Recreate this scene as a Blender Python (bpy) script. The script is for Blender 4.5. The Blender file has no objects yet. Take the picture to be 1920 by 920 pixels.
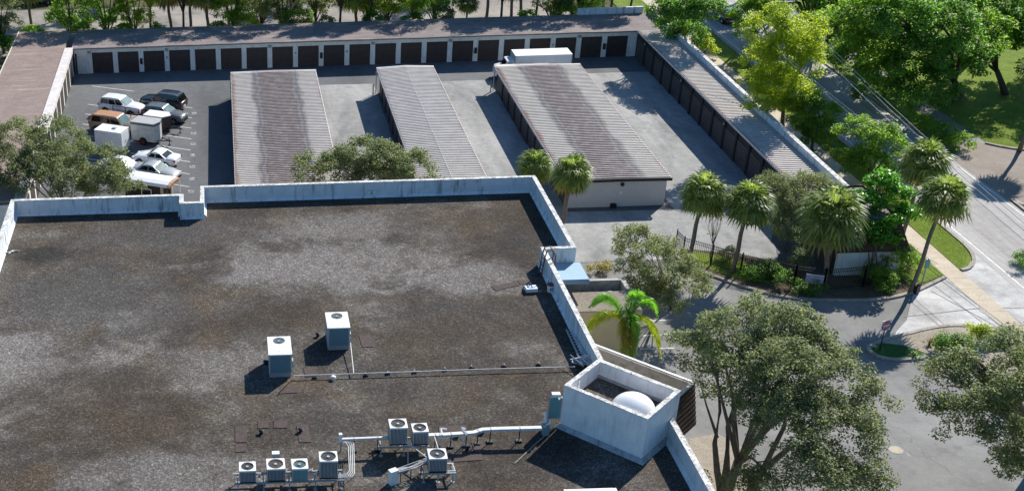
import bpy, bmesh, math, random
import numpy as np
from mathutils import Vector, Matrix
random.seed(7); rng = np.random.default_rng(7)
C = bpy.context.scene.collection
S = bpy.context.scene
# ---------------------------------------------------------------- camera
F, PX, PY = 2365.3, 434.8, 534.6
PITCH, YAW, ROLL, H = 0.4912607, -0.0019807, 0.0325437, 46.0
_cy, _sy = math.cos(YAW), math.sin(YAW); _cp, _sp = math.cos(PITCH), math.sin(PITCH)
_fw = np.array([_sy*_cp, _cy*_cp, -_sp]); _r = np.array([_cy, -_sy, 0.0]); _d = np.cross(_fw, _r)
_c, _s = math.cos(ROLL), math.sin(ROLL)
RM = np.array([_c*_r+_s*_d, -_s*_r+_c*_d, _fw])
def at(x, y, z=0.0):
    """point of the place at height z seen at photo pixel x, y"""
    w = RM.T @ np.array([x-PX, y-PY, F]); t = (H-z)/-w[2]
    return Vector((w[0]*t, w[1]*t, z))
cam_d = bpy.data.cameras.new('camera'); cam = bpy.data.objects.new('camera', cam_d); C.objects.link(cam)
cam_d.sensor_width = 36; cam_d.lens = F/1920*36
cam_d.shift_x = (960-PX)/1920; cam_d.shift_y = (PY-460)/1920
cam_d.clip_start = 1; cam_d.clip_end = 2000
cam.matrix_world = Matrix(((RM[0][0], -RM[1][0], -RM[2][0], 0), (RM[0][1], -RM[1][1], -RM[2][1], 0),
                           (RM[0][2], -RM[1][2], -RM[2][2], H), (0, 0, 0, 1)))
S.camera = cam
# ---------------------------------------------------------------- light
SUN = Vector((0.92, 1.09, 1.0))
EL = math.atan2(1.0, math.hypot(0.92, 1.09)); AZ = math.atan2(0.92, 1.09)
W = bpy.data.worlds.new('World'); S.world = W; W.use_nodes = True
wn = W.node_tree.nodes; sky = wn.new('ShaderNodeTexSky'); sky.sky_type = 'NISHITA'; sky.sun_disc = False
sky.sun_elevation = EL; sky.sun_rotation = AZ; sky.air_density = 1.0; sky.dust_density = 0.6; sky.ozone_density = 1.6
tint = wn.new('ShaderNodeMix'); tint.data_type = 'RGBA'; tint.blend_type = 'MULTIPLY'; tint.inputs[0].default_value = 1.0; tint.inputs[7].default_value = (0.60, 0.93, 1.20, 1)
bg = wn['Background']; W.node_tree.links.new(sky.outputs[0], tint.inputs[6]); W.node_tree.links.new(tint.outputs[2], bg.inputs[0]); bg.inputs[1].default_value = 0.078
sl = bpy.data.lights.new('sun', 'SUN'); so = bpy.data.objects.new('sun', sl); C.objects.link(so)
sl.energy = 5.0; sl.angle = math.radians(0.5); sl.color = (1.0, 0.95, 0.87)
so.rotation_euler = (-SUN).to_track_quat('-Z', 'Y').to_euler(); so.location = (60, 60, 80)
S.view_settings.view_transform = 'Standard'; S.view_settings.look = 'None'
S.view_settings.exposure = 0.6; S.view_settings.gamma = 1.0; S.view_settings.use_curve_mapping = False
# ---------------------------------------------------------------- helpers
class MB:
    def __init__(s): s.v = []; s.f = []; s.m = []
    def add(s, vs, fs, mi=0):
        o = len(s.v); s.v += [tuple(v) for v in vs]
        for f in fs: s.f.append(tuple(i+o for i in f)); s.m.append(mi)
        return s
    def box(s, x0, y0, z0, x1, y1, z1, mi=0, tp=0.0, M=None):
        c, e = (x0+x1)/2, (y0+y1)/2
        vs = [(x0, y0, z0), (x1, y0, z0), (x1, y1, z0), (x0, y1, z0)]
        vs += [(c+(x-c)*(1-tp), e+(y-e)*(1-tp), z1) for x, y, z in vs]
        if M is not None: vs = [M @ Vector(v) for v in vs]
        return s.add(vs, [(3, 2, 1, 0), (4, 5, 6, 7), (0, 1, 5, 4), (1, 2, 6, 5), (2, 3, 7, 6), (3, 0, 4, 7)], mi)
    def cbox(s, c, sx, sy, sz, rz=0, mi=0):
        M = Matrix.Translation(c) @ Matrix.Rotation(rz, 4, 'Z')
        return s.box(-sx/2, -sy/2, -sz/2, sx/2, sy/2, sz/2, mi, 0, M)
    def prism(s, poly, z0, z1, mi=0, top_mi=None, bottom=True):
        n = len(poly); a = sum(poly[i][0]*poly[(i+1) % n][1]-poly[(i+1) % n][0]*poly[i][1] for i in range(n))
        if a < 0: poly = poly[::-1]
        vs = [(p[0], p[1], z0) for p in poly]+[(p[0], p[1], z1) for p in poly]
        s.add(vs, [(i, (i+1) % n, n+(i+1) % n, n+i) for i in range(n)]+([tuple(range(n-1, -1, -1))] if bottom else []), mi)
        s.add([(p[0], p[1], z1) for p in poly], [tuple(range(n))], mi if top_mi is None else top_mi)
        return s
    def sheet(s, poly, z, mi=0):
        n = len(poly); a = sum(poly[i][0]*poly[(i+1) % n][1]-poly[(i+1) % n][0]*poly[i][1] for i in range(n))
        if a < 0: poly = poly[::-1]
        return s.add([(p[0], p[1], z) for p in poly], [tuple(range(n))], mi)
    def ring(s, pts, rads, n=8, mi=0, cap=True):
        """tube through pts with a radius at each"""
        pts = [Vector(p) for p in pts]; vs = []; up = Vector((0.13, 0.31, 0.94))
        for i, p in enumerate(pts):
            d = (pts[min(i+1, len(pts)-1)]-pts[max(i-1, 0)]).normalized()
            a = d.cross(up)
            if a.length < 0.05: a = d.cross(Vector((1, 0, 0)))
            a.normalize(); b = d.cross(a); r = rads[i] if hasattr(rads, '__len__') else rads
            vs += [p+(a*math.cos(2*math.pi*k/n)+b*math.sin(2*math.pi*k/n))*r for k in range(n)]
        fs = [(i*n+k, i*n+(k+1) % n, (i+1)*n+(k+1) % n, (i+1)*n+k) for i in range(len(pts)-1) for k in range(n)]
        if cap: fs += [tuple(range(n-1, -1, -1)), tuple((len(pts)-1)*n+k for k in range(n))]
        return s.add(vs, fs, mi)
    def bar(s, a, b, w, mi=0): return s.ring([a, b], w*0.7, 4, mi)
    def cyl(s, c, r, h, n=16, mi=0, r2=None, axis='z'):
        r2 = r if r2 is None else r2; vs = []
        for rr, q in ((r, 0), (r2, h)):
            for k in range(n):
                t = 2*math.pi*k/n; u, w = rr*math.cos(t), rr*math.sin(t)
                vs.append({'z': (c[0]+u, c[1]+w, c[2]+q), 'y': (c[0]+u, c[1]+q, c[2]-w), 'x': (c[0]+q, c[1]+u, c[2]+w)}[axis])
        fs = [(k, (k+1) % n, n+(k+1) % n, n+k) for k in range(n)]+[tuple(range(n-1, -1, -1)), tuple(range(n, 2*n))]
        return s.add(vs, fs, mi)
    def loft(s, secs, mi=0, caps=True):
        n = len(secs[0]); vs = [p for q in secs for p in q]
        fs = [(i*n+k, i*n+(k+1) % n, (i+1)*n+(k+1) % n, (i+1)*n+k) for i in range(len(secs)-1) for k in range(n)]
        if caps: fs += [tuple(range(n-1, -1, -1)), tuple((len(secs)-1)*n+k for k in range(n))]
        return s.add(vs, fs, mi)
    def mesh(s, name, mats, smooth=False):
        me = bpy.data.meshes.new(name); me.from_pydata(s.v, [], s.f)
        for m in (mats if isinstance(mats, (list, tuple)) else [mats]): me.materials.append(m)
        me.polygons.foreach_set('material_index', s.m)
        if smooth: me.polygons.foreach_set('use_smooth', [True]*len(s.f))
        me.update(); return me
    def build(s, name, mats, parent=None, loc=None, rz=0, smooth=False):
        return ob(name, s.mesh(name, mats, smooth), parent, loc, rz)
def ob(name, me, parent=None, loc=None, rz=0):
    o = bpy.data.objects.new(name, me); C.objects.link(o)
    if parent is not None: o.parent = parent
    if loc is not None: o.location = loc
    o.rotation_euler = (0, 0, rz)
    return o
def tag(o, label=None, cat=None, group=None, kind=None):
    if label: o['label'] = label
    if cat: o['category'] = cat
    if group: o['group'] = group
    if kind: o['kind'] = kind
    return o
def thing(name, label, cat, loc=(0, 0, 0), rz=0, group=None):
    return tag(ob(name, None, None, loc, rz), label, cat, group)
def dup(root, loc, rz=0, label=None, scale=None):
    r = root.copy(); C.objects.link(r); r.location = loc; r.rotation_euler = (0, 0, rz)
    if scale: r.scale = scale
    if label: r['label'] = label
    for ch in list(root.children):
        c = ch.copy(); C.objects.link(c); c.parent = r
        for g in list(ch.children):
            d = g.copy(); C.objects.link(d); d.parent = c
    return r
def struct(name, mb, mats, smooth=False):
    return tag(mb.build(name, mats, smooth=smooth), kind='structure')
# ---------------------------------------------------------------- materials
class NT:
    def __init__(s, name):
        s.m = bpy.data.materials.new(name); s.m.use_nodes = True; s.t = s.m.node_tree
        s.b = s.t.nodes['Principled BSDF']; s.pos = s.t.nodes.new('ShaderNodeTexCoord').outputs['Object']
        s.wpos = s.t.nodes.new('ShaderNodeNewGeometry').outputs['Position']
    def L(s, a, b): s.t.links.new(a, b)
    def noise(s, scale, detail=4, rough=0.55, co=None, stretch=None, dist=0.0):
        n = s.t.nodes.new('ShaderNodeTexNoise'); n.inputs['Scale'].default_value = scale
        n.inputs['Detail'].default_value = detail; n.inputs['Roughness'].default_value = rough
        n.inputs['Distortion'].default_value = dist
        co = s.wpos if co is None else co
        if stretch:
            mp = s.t.nodes.new('ShaderNodeMapping'); mp.inputs['Scale'].default_value = stretch
            s.L(co, mp.inputs[0]); co = mp.outputs[0]
        s.L(co, n.inputs['Vector']); return n.outputs['Fac']
    def ramp(s, fac, stops):
        r = s.t.nodes.new('ShaderNodeValToRGB'); e = r.color_ramp.elements
        while len(e) < len(stops): e.new(0.5)
        for i, (p, c) in enumerate(stops):
            e[i].position = p; e[i].color = (c, c, c, 1) if not hasattr(c, '__len__') else (*c, 1)
        s.L(fac, r.inputs[0]); return r.outputs[0]
    def mix(s, fac, a, b, mode='MIX'):
        n = s.t.nodes.new('ShaderNodeMix'); n.data_type = 'RGBA'; n.blend_type = mode
        for v, i in ((fac, 0), (a, 6), (b, 7)):
            if hasattr(v, 'links'): s.L(v, n.inputs[i])
            elif i == 0: n.inputs[0].default_value = v
            else: n.inputs[i].default_value = (*v, 1) if len(v) == 3 else v
        return n.outputs[2]
    def math(s, op, a, b=0.5):
        n = s.t.nodes.new('ShaderNodeMath'); n.operation = op
        for i, v in enumerate((a, b)):
            if hasattr(v, 'links'): s.L(v, n.inputs[i])
            else: n.inputs[i].default_value = v
        return n.outputs[0]
    def sep(s, v):
        n = s.t.nodes.new('ShaderNodeSeparateXYZ'); s.L(v, n.inputs[0]); return n.outputs
    def done(s, col, rough=0.8, bump=None, bs=0.3, bd=0.05, metal=0.0, spec=0.4):
        if hasattr(col, 'links'): s.L(col, s.b.inputs['Base Color'])
        else: s.b.inputs['Base Color'].default_value = (*col, 1)
        if hasattr(rough, 'links'): s.L(rough, s.b.inputs['Roughness'])
        else: s.b.inputs['Roughness'].default_value = rough
        s.b.inputs['Metallic'].default_value = metal; s.b.inputs['Specular IOR Level'].default_value = spec
        if bump is not None:
            n = s.t.nodes.new('ShaderNodeBump'); n.inputs['Strength'].default_value = bs; n.inputs['Distance'].default_value = bd
            s.L(bump, n.inputs['Height']); s.L(n.outputs[0], s.b.inputs['Normal'])
        return s.m
def mul(c, k): return tuple(min(1, x*k) for x in c)
def simple(name, c, rough=0.6, var=0.25, scale=2.5, dirt=None, metal=0.0, spec=0.4, bump=0.0, local=True):
    n = NT(name); co = n.pos if local else n.wpos
    a = n.noise(scale, 5, 0.6, co); b = n.noise(scale*9, 3, 0.6, co)
    col = n.mix(n.ramp(a, [(0.3, 0), (0.7, 1)]), mul(c, 1-var), mul(c, 1+var*0.5))
    col = n.mix(n.ramp(b, [(0.35, 0), (0.75, 1)]), col, n.mix(0.5, col, mul(c, 1-var)))
    if dirt: col = n.mix(n.ramp(n.noise(scale*1.7, 6, 0.7, co), [(0.52, 0), (0.72, 0.85)]), col, dirt)
    return n.done(col, rough, b if bump else None, bump, 0.02, metal, spec)
def m_gravel():
    n = NT('roof gravel')
    big = n.noise(0.10, 6, 0.62, dist=0.6); mid = n.noise(0.38, 6, 0.68, dist=0.3); blot = n.noise(0.2, 4, 0.6, stretch=(1, 1.3, 1))
    grit = n.noise(7.5, 3, 0.8); gr2 = n.noise(17.0, 2, 0.8)
    v = n.math('ADD', n.math('MULTIPLY', big, 0.55), n.math('MULTIPLY', mid, 0.45))
    base = n.ramp(v, [(0.37, (0.036, 0.028, 0.022)), (0.46, (0.052, 0.043, 0.035)), (0.53, (0.078, 0.068, 0.058)), (0.62, (0.150, 0.137, 0.124))])
    col = n.mix(n.ramp(blot, [(0.5, 0), (0.66, 0.6)]), base, (0.088, 0.064, 0.040))
    col = n.mix(n.ramp(n.noise(0.25, 5, 0.6, stretch=(0.8, 1, 1), dist=0.8), [(0.53, 0), (0.66, 0.7)]), col, (0.045, 0.040, 0.036))
    col = n.mix(n.ramp(n.noise(0.33, 5, 0.6), [(0.6, 0), (0.7, 0.18)]), col, (0.13, 0.10, 0.055))
    X = n.sep(n.wpos); wb = n.noise(0.35, 6, 0.68, dist=0.4); wf = n.noise(1.1, 5, 0.7)
    def patch(col, x, y, rx, ry, c, k):      # a worn or stained patch with its own ragged outline
        p = at(x, y, 5.0); ex = n.math('DIVIDE', n.math('SUBTRACT', X[0], p.x), rx); ey = n.math('DIVIDE', n.math('SUBTRACT', X[1], p.y), ry)
        d = n.math('ADD', n.math('MULTIPLY', ex, ex), n.math('MULTIPLY', ey, ey))
        d = n.math('ADD', d, n.math('MULTIPLY', n.math('SUBTRACT', wb, 0.5), 4.5)); d = n.math('ADD', d, n.math('MULTIPLY', n.math('SUBTRACT', wf, 0.5), 1.6))
        return n.mix(n.ramp(n.math('MULTIPLY', d, 0.5), [(0.1, k), (0.62, 0)]), col, c)
    pale, grey, brown, dark = (0.165, 0.152, 0.142), (0.072, 0.068, 0.064), (0.050, 0.037, 0.026), (0.026, 0.024, 0.022)
    for q in ((160, 560, 7, 6, grey, .8), (620, 500, 9, 4, pale, .8), (880, 520, 5, 3, pale, .7), (620, 425, 6, 2.5, pale, .6), (25, 680, 3, 4, pale, .85), (330, 885, 6, 2.5, pale, .6), (430, 680, 5, 2.5, pale, .55), (90, 480, 2.6, 1.4, dark, .85),
              (930, 400, 8, 4, brown, .6), (190, 760, 7, 5, brown, .7), (830, 630, 5, 2.5, brown, .6), (560, 590, 5, 2, brown, .5), (1010, 470, 2.5, 5, dark, .5), (300, 440, 7, 3, grey, .6)): col = patch(col, *q)
    sp = n.ramp(grit, [(0.32, 0.3), (0.48, 0.85), (0.58, 1.35), (0.68, 3.2)]); sq = n.ramp(gr2, [(0.3, 0.5), (0.5, 1.0), (0.7, 2.2)])
    col = n.mix(0.78, col, sp, 'MULTIPLY'); col = n.mix(0.8, col, sq, 'MULTIPLY')
    return n.done(col, 0.95, grit, 0.9, 0.06, 0, 0.2)
def m_asphalt(name, dark, light, sc=0.12, crack=True, streak=None):
    n = NT(name); a = n.noise(sc, 7, 0.65, dist=0.4, stretch=streak); b = n.noise(1.3, 5, 0.7); g = n.noise(14, 3, 0.8)
    col = n.mix(n.ramp(n.math('ADD', n.math('MULTIPLY', a, 0.7), n.math('MULTIPLY', b, 0.3)), [(0.38, 0), (0.62, 1)]), dark, light)
    col = n.mix(0.6, col, n.ramp(g, [(0.3, 0.65), (0.7, 1.35)]), 'MULTIPLY')
    if crack:
        vo = n.t.nodes.new('ShaderNodeTexVoronoi'); vo.feature = 'DISTANCE_TO_EDGE'; vo.inputs['Scale'].default_value = 0.16
        ds = n.t.nodes.new('ShaderNodeVectorMath'); ds.operation = 'ADD'
        nn = n.t.nodes.new('ShaderNodeTexNoise'); nn.inputs['Scale'].default_value = 0.9; nn.inputs['Detail'].default_value = 5
        n.L(n.wpos, nn.inputs['Vector']); n.L(n.wpos, ds.inputs[0]); n.L(nn.outputs['Color'], ds.inputs[1]); n.L(ds.outputs[0], vo.inputs['Vector'])
        col = n.mix(n.ramp(vo.outputs['Distance'], [(0.0, 0.35), (0.006, 0)]), col, mul(dark, 0.5))
    st = n.noise(0.5, 4, 0.6); col = n.mix(n.ramp(st, [(0.62, 0), (0.75, 0.45)]), col, mul(dark, 0.7))
    return n.done(col, 0.9, g, 0.4, 0.02, 0, 0.3)
def m_paint(name, c, grime=(0.03, 0.032, 0.03), k=0.5, warm=(0.30, 0.24, 0.17)):
    """painted masonry with runs of mould from the top and blotches"""
    n = NT(name); x = n.noise(1.2, 6, 0.7); runs = n.noise(2.6, 5, 0.7, stretch=(1, 1, 0.12)); bl = n.noise(0.5, 5, 0.65); fi = n.noise(11, 3, 0.7)
    col = n.mix(n.ramp(x, [(0.3, 0), (0.7, 1)]), mul(c, 0.82), c)
    col = n.mix(n.ramp(bl, [(0.48, 0), (0.72, 0.4)]), col, n.mix(0.5, c, warm))
    col = n.mix(n.ramp(runs, [(0.52, 0), (0.70, k)]), col, mul(grime, 2.2))
    col = n.mix(n.ramp(n.noise(3.2, 6, 0.75), [(0.64, 0), (0.72, k)]), col, grime)
    return n.done(col, 0.85, fi, 0.25, 0.02, 0, 0.25)
def m_coping():
    n = NT('mouldy coping'); a = n.noise(2.4, 6, 0.75); b = n.noise(7, 4, 0.75)
    col = n.mix(n.ramp(a, [(0.42, 0), (0.58, 1)]), (0.78, 0.77, 0.74), (0.40, 0.385, 0.36))
    col = n.mix(n.ramp(b, [(0.54, 0), (0.64, 0.9)]), col, (0.05, 0.05, 0.045))
    return n.done(col, 0.9, b, 0.5, 0.03)
def m_roofmetal(name, c, stain, cx, hw, rust, edges):
    """ribbed roof panels: pale paint, a rusty wash along the eaves and a weathered band between cx-hw and cx+hw"""
    n = NT(name); X = n.sep(n.wpos); wob = n.noise(0.9, 5, 0.7, stretch=(1, 0.35, 1)); f = n.noise(2.2, 6, 0.75, stretch=(0.35, 1.6, 1)); g = n.noise(0.7, 5, 0.7)
    col = n.mix(n.ramp(g, [(0.3, 0), (0.7, 1)]), mul(c, 0.8), c)
    col = n.mix(n.ramp(f, [(0.42, 0), (0.72, 0.5)]), col, mul(c, 0.5))
    dx = n.math('ABSOLUTE', n.math('SUBTRACT', X[0], cx))
    if hw:
        e = n.math('SUBTRACT', n.math('ADD', hw, n.math('MULTIPLY', n.math('SUBTRACT', wob, 0.5), 1.6)), dx)
        sc = n.mix(n.ramp(f, [(0.36, 0), (0.58, 0.45), (0.7, 0.9)]), stain, mul(stain, 0.5))
        sc = n.mix(n.ramp(n.noise(1.4, 6, 0.75), [(0.48, 0), (0.66, 0.7)]), sc, mul(c, 0.75))
        col = n.mix(n.ramp(e, [(0.0, 0), (0.12, 0.9)]), col, sc)
        rim = n.math('ABSOLUTE', n.math('SUBTRACT', e, -0.25))
        col = n.mix(n.ramp(rim, [(0.0, 0.7), (0.5, 0)]), col, (0.13, 0.11, 0.12))
    ed = n.math('ADD', dx, n.math('MULTIPLY', n.math('SUBTRACT', wob, 0.5), 1.3))
    col = n.mix(n.ramp(n.math('SUBTRACT', ed, edges), [(0.0, 0), (0.35, 0.75)]), col, rust)
    return n.done(col, 0.55, f, 0.2, 0.02, 0, 0.4)
def m_tar(name, a, b, c):
    n = NT(name); x = n.noise(0.45, 7, 0.7, dist=0.5); y = n.noise(0.9, 6, 0.7, stretch=(0.18, 1.5, 1)); f = n.noise(5, 5, 0.75)
    col = n.mix(n.ramp(x, [(0.35, 0), (0.65, 1)]), a, b)
    col = n.mix(n.ramp(y, [(0.55, 0), (0.68, 0.8)]), col, c)
    col = n.mix(0.7, col, n.ramp(f, [(0.3, 0.7), (0.7, 1.3)]), 'MULTIPLY')
    return n.done(col, 0.9, f, 0.4, 0.03, 0, 0.2)
def m_grass(name, a, b, dry):
    n = NT(name); x = n.noise(0.5, 6, 0.7); y = n.noise(3.0, 5, 0.75); f = n.noise(18, 3, 0.8)
    col = n.mix(n.ramp(x, [(0.35, 0), (0.65, 1)]), a, b); col = n.mix(n.ramp(y, [(0.5, 0), (0.7, 0.6)]), col, dry)
    col = n.mix(0.7, col, n.ramp(f, [(0.3, 0.5), (0.7, 1.5)]), 'MULTIPLY')
    return n.done(col, 1.0, f, 1.0, 0.08, 0, 0.1)
MG = m_gravel()
M_YARD = m_asphalt('yard asphalt', (0.085, 0.089, 0.094), (0.150, 0.155, 0.158), 0.13, streak=(1, 0.35, 1))
M_LANE = m_asphalt('pale lane asphalt', (0.18, 0.182, 0.18), (0.37, 0.365, 0.35), 0.28, streak=(1, 0.3, 1))
M_LOT = m_asphalt('lot asphalt', (0.155, 0.152, 0.145), (0.255, 0.25, 0.24), 0.15)
M_CONC = m_asphalt('pale concrete', (0.30, 0.29, 0.28), (0.58, 0.57, 0.555), 0.3, False)
M_ROAD = m_asphalt('road asphalt', (0.25, 0.235, 0.225), (0.43, 0.41, 0.395), 0.9, False, (1, 0.03, 1))
M_DRIVE = m_asphalt('brown drive', (0.20, 0.165, 0.135), (0.27, 0.23, 0.20), 0.3, False)
M_WALK = m_asphalt('sidewalk concrete', (0.42, 0.35, 0.26), (0.55, 0.47, 0.37), 0.4, False)
M_FAR = m_asphalt('back street', (0.16, 0.145, 0.13), (0.34, 0.30, 0.26), 0.2, False)
M_GRASS = m_grass('lawn', (0.12, 0.19, 0.03), (0.20, 0.27, 0.045), (0.30, 0.29, 0.09))
M_DGRASS = m_grass('shaded turf', (0.03, 0.10, 0.03), (0.045, 0.13, 0.035), (0.05, 0.12, 0.03))  # darker lawn green, the palm's shadow put into the colour
M_MULCH = m_grass('mulch', (0.09, 0.07, 0.05), (0.16, 0.125, 0.09), (0.20, 0.16, 0.12))
M_SAND = m_grass('sandy bed', (0.36, 0.31, 0.25), (0.46, 0.40, 0.33), (0.30, 0.25, 0.18))
M_DIRT = m_grass('earth', (0.07, 0.085, 0.03), (0.13, 0.12, 0.06), (0.18, 0.15, 0.09))
M_KERB = simple('kerb concrete', (0.36, 0.33, 0.28), 0.9, 0.35, 1.5, (0.07, 0.06, 0.05), local=False)
M_WHITEWALL = m_paint('white storage wall', (0.84, 0.83, 0.77), k=0.25)
M_PARA = m_paint('white parapet paint', (0.72, 0.76, 0.78), k=0.75)
M_TOWER = m_paint('tower stucco', (0.86, 0.86, 0.85), k=0.3)
M_TAN = simple('tan stucco', (0.60, 0.52, 0.36), 0.9, 0.12, 0.6, local=False)
M_BEIGE = simple('beige stucco', (0.62, 0.54, 0.42), 0.9, 0.12, 1.0, local=False)
M_COPE = m_coping()
M_DOOR = simple('brown door', (0.055, 0.040, 0.035), 0.6, 0.3, 1.5)
M_DOOR2 = simple('grey brown door', (0.085, 0.070, 0.066), 0.6, 0.3, 0.8)
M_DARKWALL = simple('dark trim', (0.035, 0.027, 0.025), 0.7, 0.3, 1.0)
M_TAR = m_tar('weathered tar roof', (0.17, 0.14, 0.135), (0.24, 0.205, 0.20), (0.40, 0.37, 0.33))
M_TARW = m_tar('wing tar roof', (0.22, 0.165, 0.145), (0.28, 0.22, 0.195), (0.40, 0.33, 0.26))
M_RA = m_roofmetal('ribbed roof A', (0.64, 0.585, 0.53), (0.29, 0.225, 0.205), 5.0, 1.85, (0.36, 0.20, 0.12), 4.25)
M_RB = m_roofmetal('ribbed roof B', (0.61, 0.57, 0.53), (0.4, 0.3, 0.3), 18.9, 0, (0.42, 0.30, 0.24), 2.75)
M_RC = m_roofmetal('ribbed roof C', (0.62, 0.575, 0.515), (0.27, 0.21, 0.205), 32.9, 1.7, (0.30, 0.13, 0.08), 4.2)
M_RD = m_roofmetal('ribbed roof D', (0.58, 0.53, 0.49), (0.3, 0.25, 0.25), 47.8, 0, (0.42, 0.26, 0.18), 1.4)
M_LIGHT = simple('pale trim', (0.72, 0.66, 0.63), 0.6, 0.25, 2.0)
M_BLK = simple('black metal', (0.015, 0.015, 0.016), 0.5, 0.3)
M_WHITE = simple('white metal', (0.80, 0.80, 0.79), 0.4, 0.08, 3.0)
M_GREY = simple('grey metal', (0.35, 0.36, 0.37), 0.5, 0.2)
M_LINE = simple('road paint', (0.68, 0.67, 0.64), 0.8, 0.35, 3.0, local=False)
M_SHING = simple('brown shingles', (0.075, 0.047, 0.033), 0.95, 0.45, 2.0, local=False, bump=0.5)
# ================================================================ GROUND
struct('ground', MB().sheet([(-400, -200), (500, -200), (500, 900), (-400, 900)], -0.03), M_DIRT)
yard = struct('storage_yard', MB().sheet([(-24, 60), (46.4, 60), (46.4, 81.5), (46.4, 138.4), (-24, 138.4)], 0.0), M_YARD)
lot = struct('parking_lot', MB().sheet([(20, 20), (66, 20), (66, 83.4), (53.9, 83.4), (49.7, 81.2), (46.2, 80.5), (41, 80.9), (36.5, 85), (35.2, 87.8), (20, 87.8)], 0.004), M_LOT)
def wob(poly, amp=0.25, step=1.2, seed=1):
    r = random.Random(seed); out = []
    for i in range(len(poly)):
        a, b = Vector(poly[i]), Vector(poly[(i+1) % len(poly)]); k = max(1, int((b-a).length/step))
        for j in range(k):
            p = a+(b-a)*j/k; out.append((p.x+r.uniform(-amp, amp), p.y+r.uniform(-amp, amp)))
    return out
for i, (poly) in enumerate([[(9.6, 97), (15.9, 97), (15.9, 131.5), (9.6, 131.5)], [(22.2, 95.5), (28.5, 95.5), (28.5, 131.5), (22.2, 131.5)],
                            [(37.5, 97), (43, 90), (46.2, 97), (46.2, 132.5), (37.5, 132.5)], [(24.2, 88), (35, 88), (42.4, 87), (43.4, 90), (37.5, 97), (28, 97.2), (24.2, 95)]]):
    struct('drive_lane', MB().sheet(wob(poly, 0.12, 2, i), 0.008+0.001*i), M_LANE)
road = struct('road', MB().sheet([(57.9, 20), (65.8, 20), (65.8, 400), (57.9, 400)], 0.012), M_ROAD)
apron = struct('concrete_apron', MB().sheet([at(*p)[:2] for p in [(1770, 525), (1806, 470), (1925, 585), (1925, 650), (1860, 612), (1760, 610), (1660, 645), (1700, 600), (1712, 552)]], 0.016), M_CONC)
struct('concrete_lane', MB().sheet([(55.4, 60), (57.9, 60), (57.9, 88.3), (55.6, 84.9), (55.4, 84.9)], 0.014), M_CONC)
walk = struct('sidewalk', MB().sheet([(53.8, 90), (55.4, 90), (55.4, 400), (53.8, 400)], 0.02), M_WALK)
for i in range(26):
    y = 46+i*1.7
    tg = MB().box(53.82, y+0.012, 0.0, 55.38, y+1.688, 0.032).build('paving_slab', M_WALK, walk)
struct('back_street', MB().sheet([(-60, 154.5), (44, 152.5), (44, 163), (-60, 166)], 0.0), M_FAR)
struct('back_path', MB().sheet([(-60, 145), (53, 145), (53, 149), (-60, 151)], -0.01), M_FAR)
# grass verges
for nm, poly, z in (('lawn_verge', [(55.4, 84.7), (56.2, 85.1), (57.2, 86.4), (57.75, 88.3), (57.75, 400), (55.4, 400)], 0.06),
                    ('lawn_strip', [(49.7, 82.9), (53.8, 83.9), (53.8, 400), (50.3, 400)], 0.05),
                    ('far_lawn', [(66, 109.5), (68.7, 109.5), (68.7, 400), (66, 400)], 0.06),
                    ('far_lawn', [(70.8, 109), (72.3, 107.9), (76, 106.5), (150, 106), (150, 400), (70.8, 400)], 0.06),
                    ('far_lawn', [(66.2, 60), (66.2, 93.8), (66.8, 95.4), (68, 96.3), (70, 96.6), (150, 96.6), (150, 60)], 0.08)):
    struct(nm, MB().prism(poly, -0.02, z), M_GRASS)
struct('far_driveway', MB().sheet([(65.8, 92), (150, 92), (150, 112), (68.7, 112), (65.8, 110)], 0.02), M_DRIVE)
struct('far_sidewalk', MB().sheet([(68.7, 110), (70.8, 108.8), (70.8, 400), (68.7, 400)], 0.03), M_LOT)
# road paint
rp = []
MB().sheet([(58.45, 20), (58.6, 20), (58.6, 400), (58.45, 400)], 0.02).build('edge_line', M_LINE, road)
MB().sheet([(65.35, 20), (65.5, 20), (65.5, 400), (65.35, 400)], 0.02).build('edge_line', M_LINE, road)
MB().sheet([(61.75, 110), (61.87, 110), (61.87, 400), (61.75, 400)], 0.02).build('centre_line', M_LINE, road)
# kerbs
def kerb(pts, w=0.28, h=0.14, name='kerb', parent=None, close=False):
    pts = [Vector((p[0], p[1])) for p in pts]; n = len(pts); L, R = [], []
    for i, p in enumerate(pts):
        a = pts[i-1] if (i or close) else p; b = pts[(i+1) % n] if (i < n-1 or close) else p
        d = (b-a).normalized(); q = Vector((-d.y, d.x))*w/2; L.append(p+q); R.append(p-q)
    m = MB()
    for i in range(n if close else n-1):
        j = (i+1) % n; z = h
        vs = [(*L[i], -0.02), (*R[i], -0.02), (*R[i], z), (*L[i], z), (*L[j], -0.02), (*R[j], -0.02), (*R[j], z), (*L[j], z)]
        m.add(vs, [(3, 2, 6, 7), (0, 3, 7, 4), (1, 5, 6, 2)]+([(0, 1, 2, 3)] if not close and i == 0 else [])+([(7, 6, 5, 4)] if not close and i == n-2 else []))
    return struct(name, m, M_KERB)
def smooth(pts, k=6):
    P = [Vector((p[0], p[1])) for p in pts]; o = []
    for i in range(len(P)-1):
        p0, p1, p2, p3 = P[max(i-1, 0)], P[i], P[i+1], P[min(i+2, len(P)-1)]
        for j in range(k):
            t = j/k; o.append(0.5*((2*p1)+(p2-p0)*t+(2*p0-5*p1+4*p2-p3)*t*t+(3*p1-p0-3*p2+p3)*t**3))
    o.append(P[-1]); return o
bed = smooth([(34.9, 88.6), (35.3, 87.3), (36.5, 85.2), (38.5, 82.9), (40.9, 81.2), (43.9, 80.6), (47.1, 80.5), (49.9, 81.3), (52.0, 82.5), (53.7, 83.6)])
kerb(bed)
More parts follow.
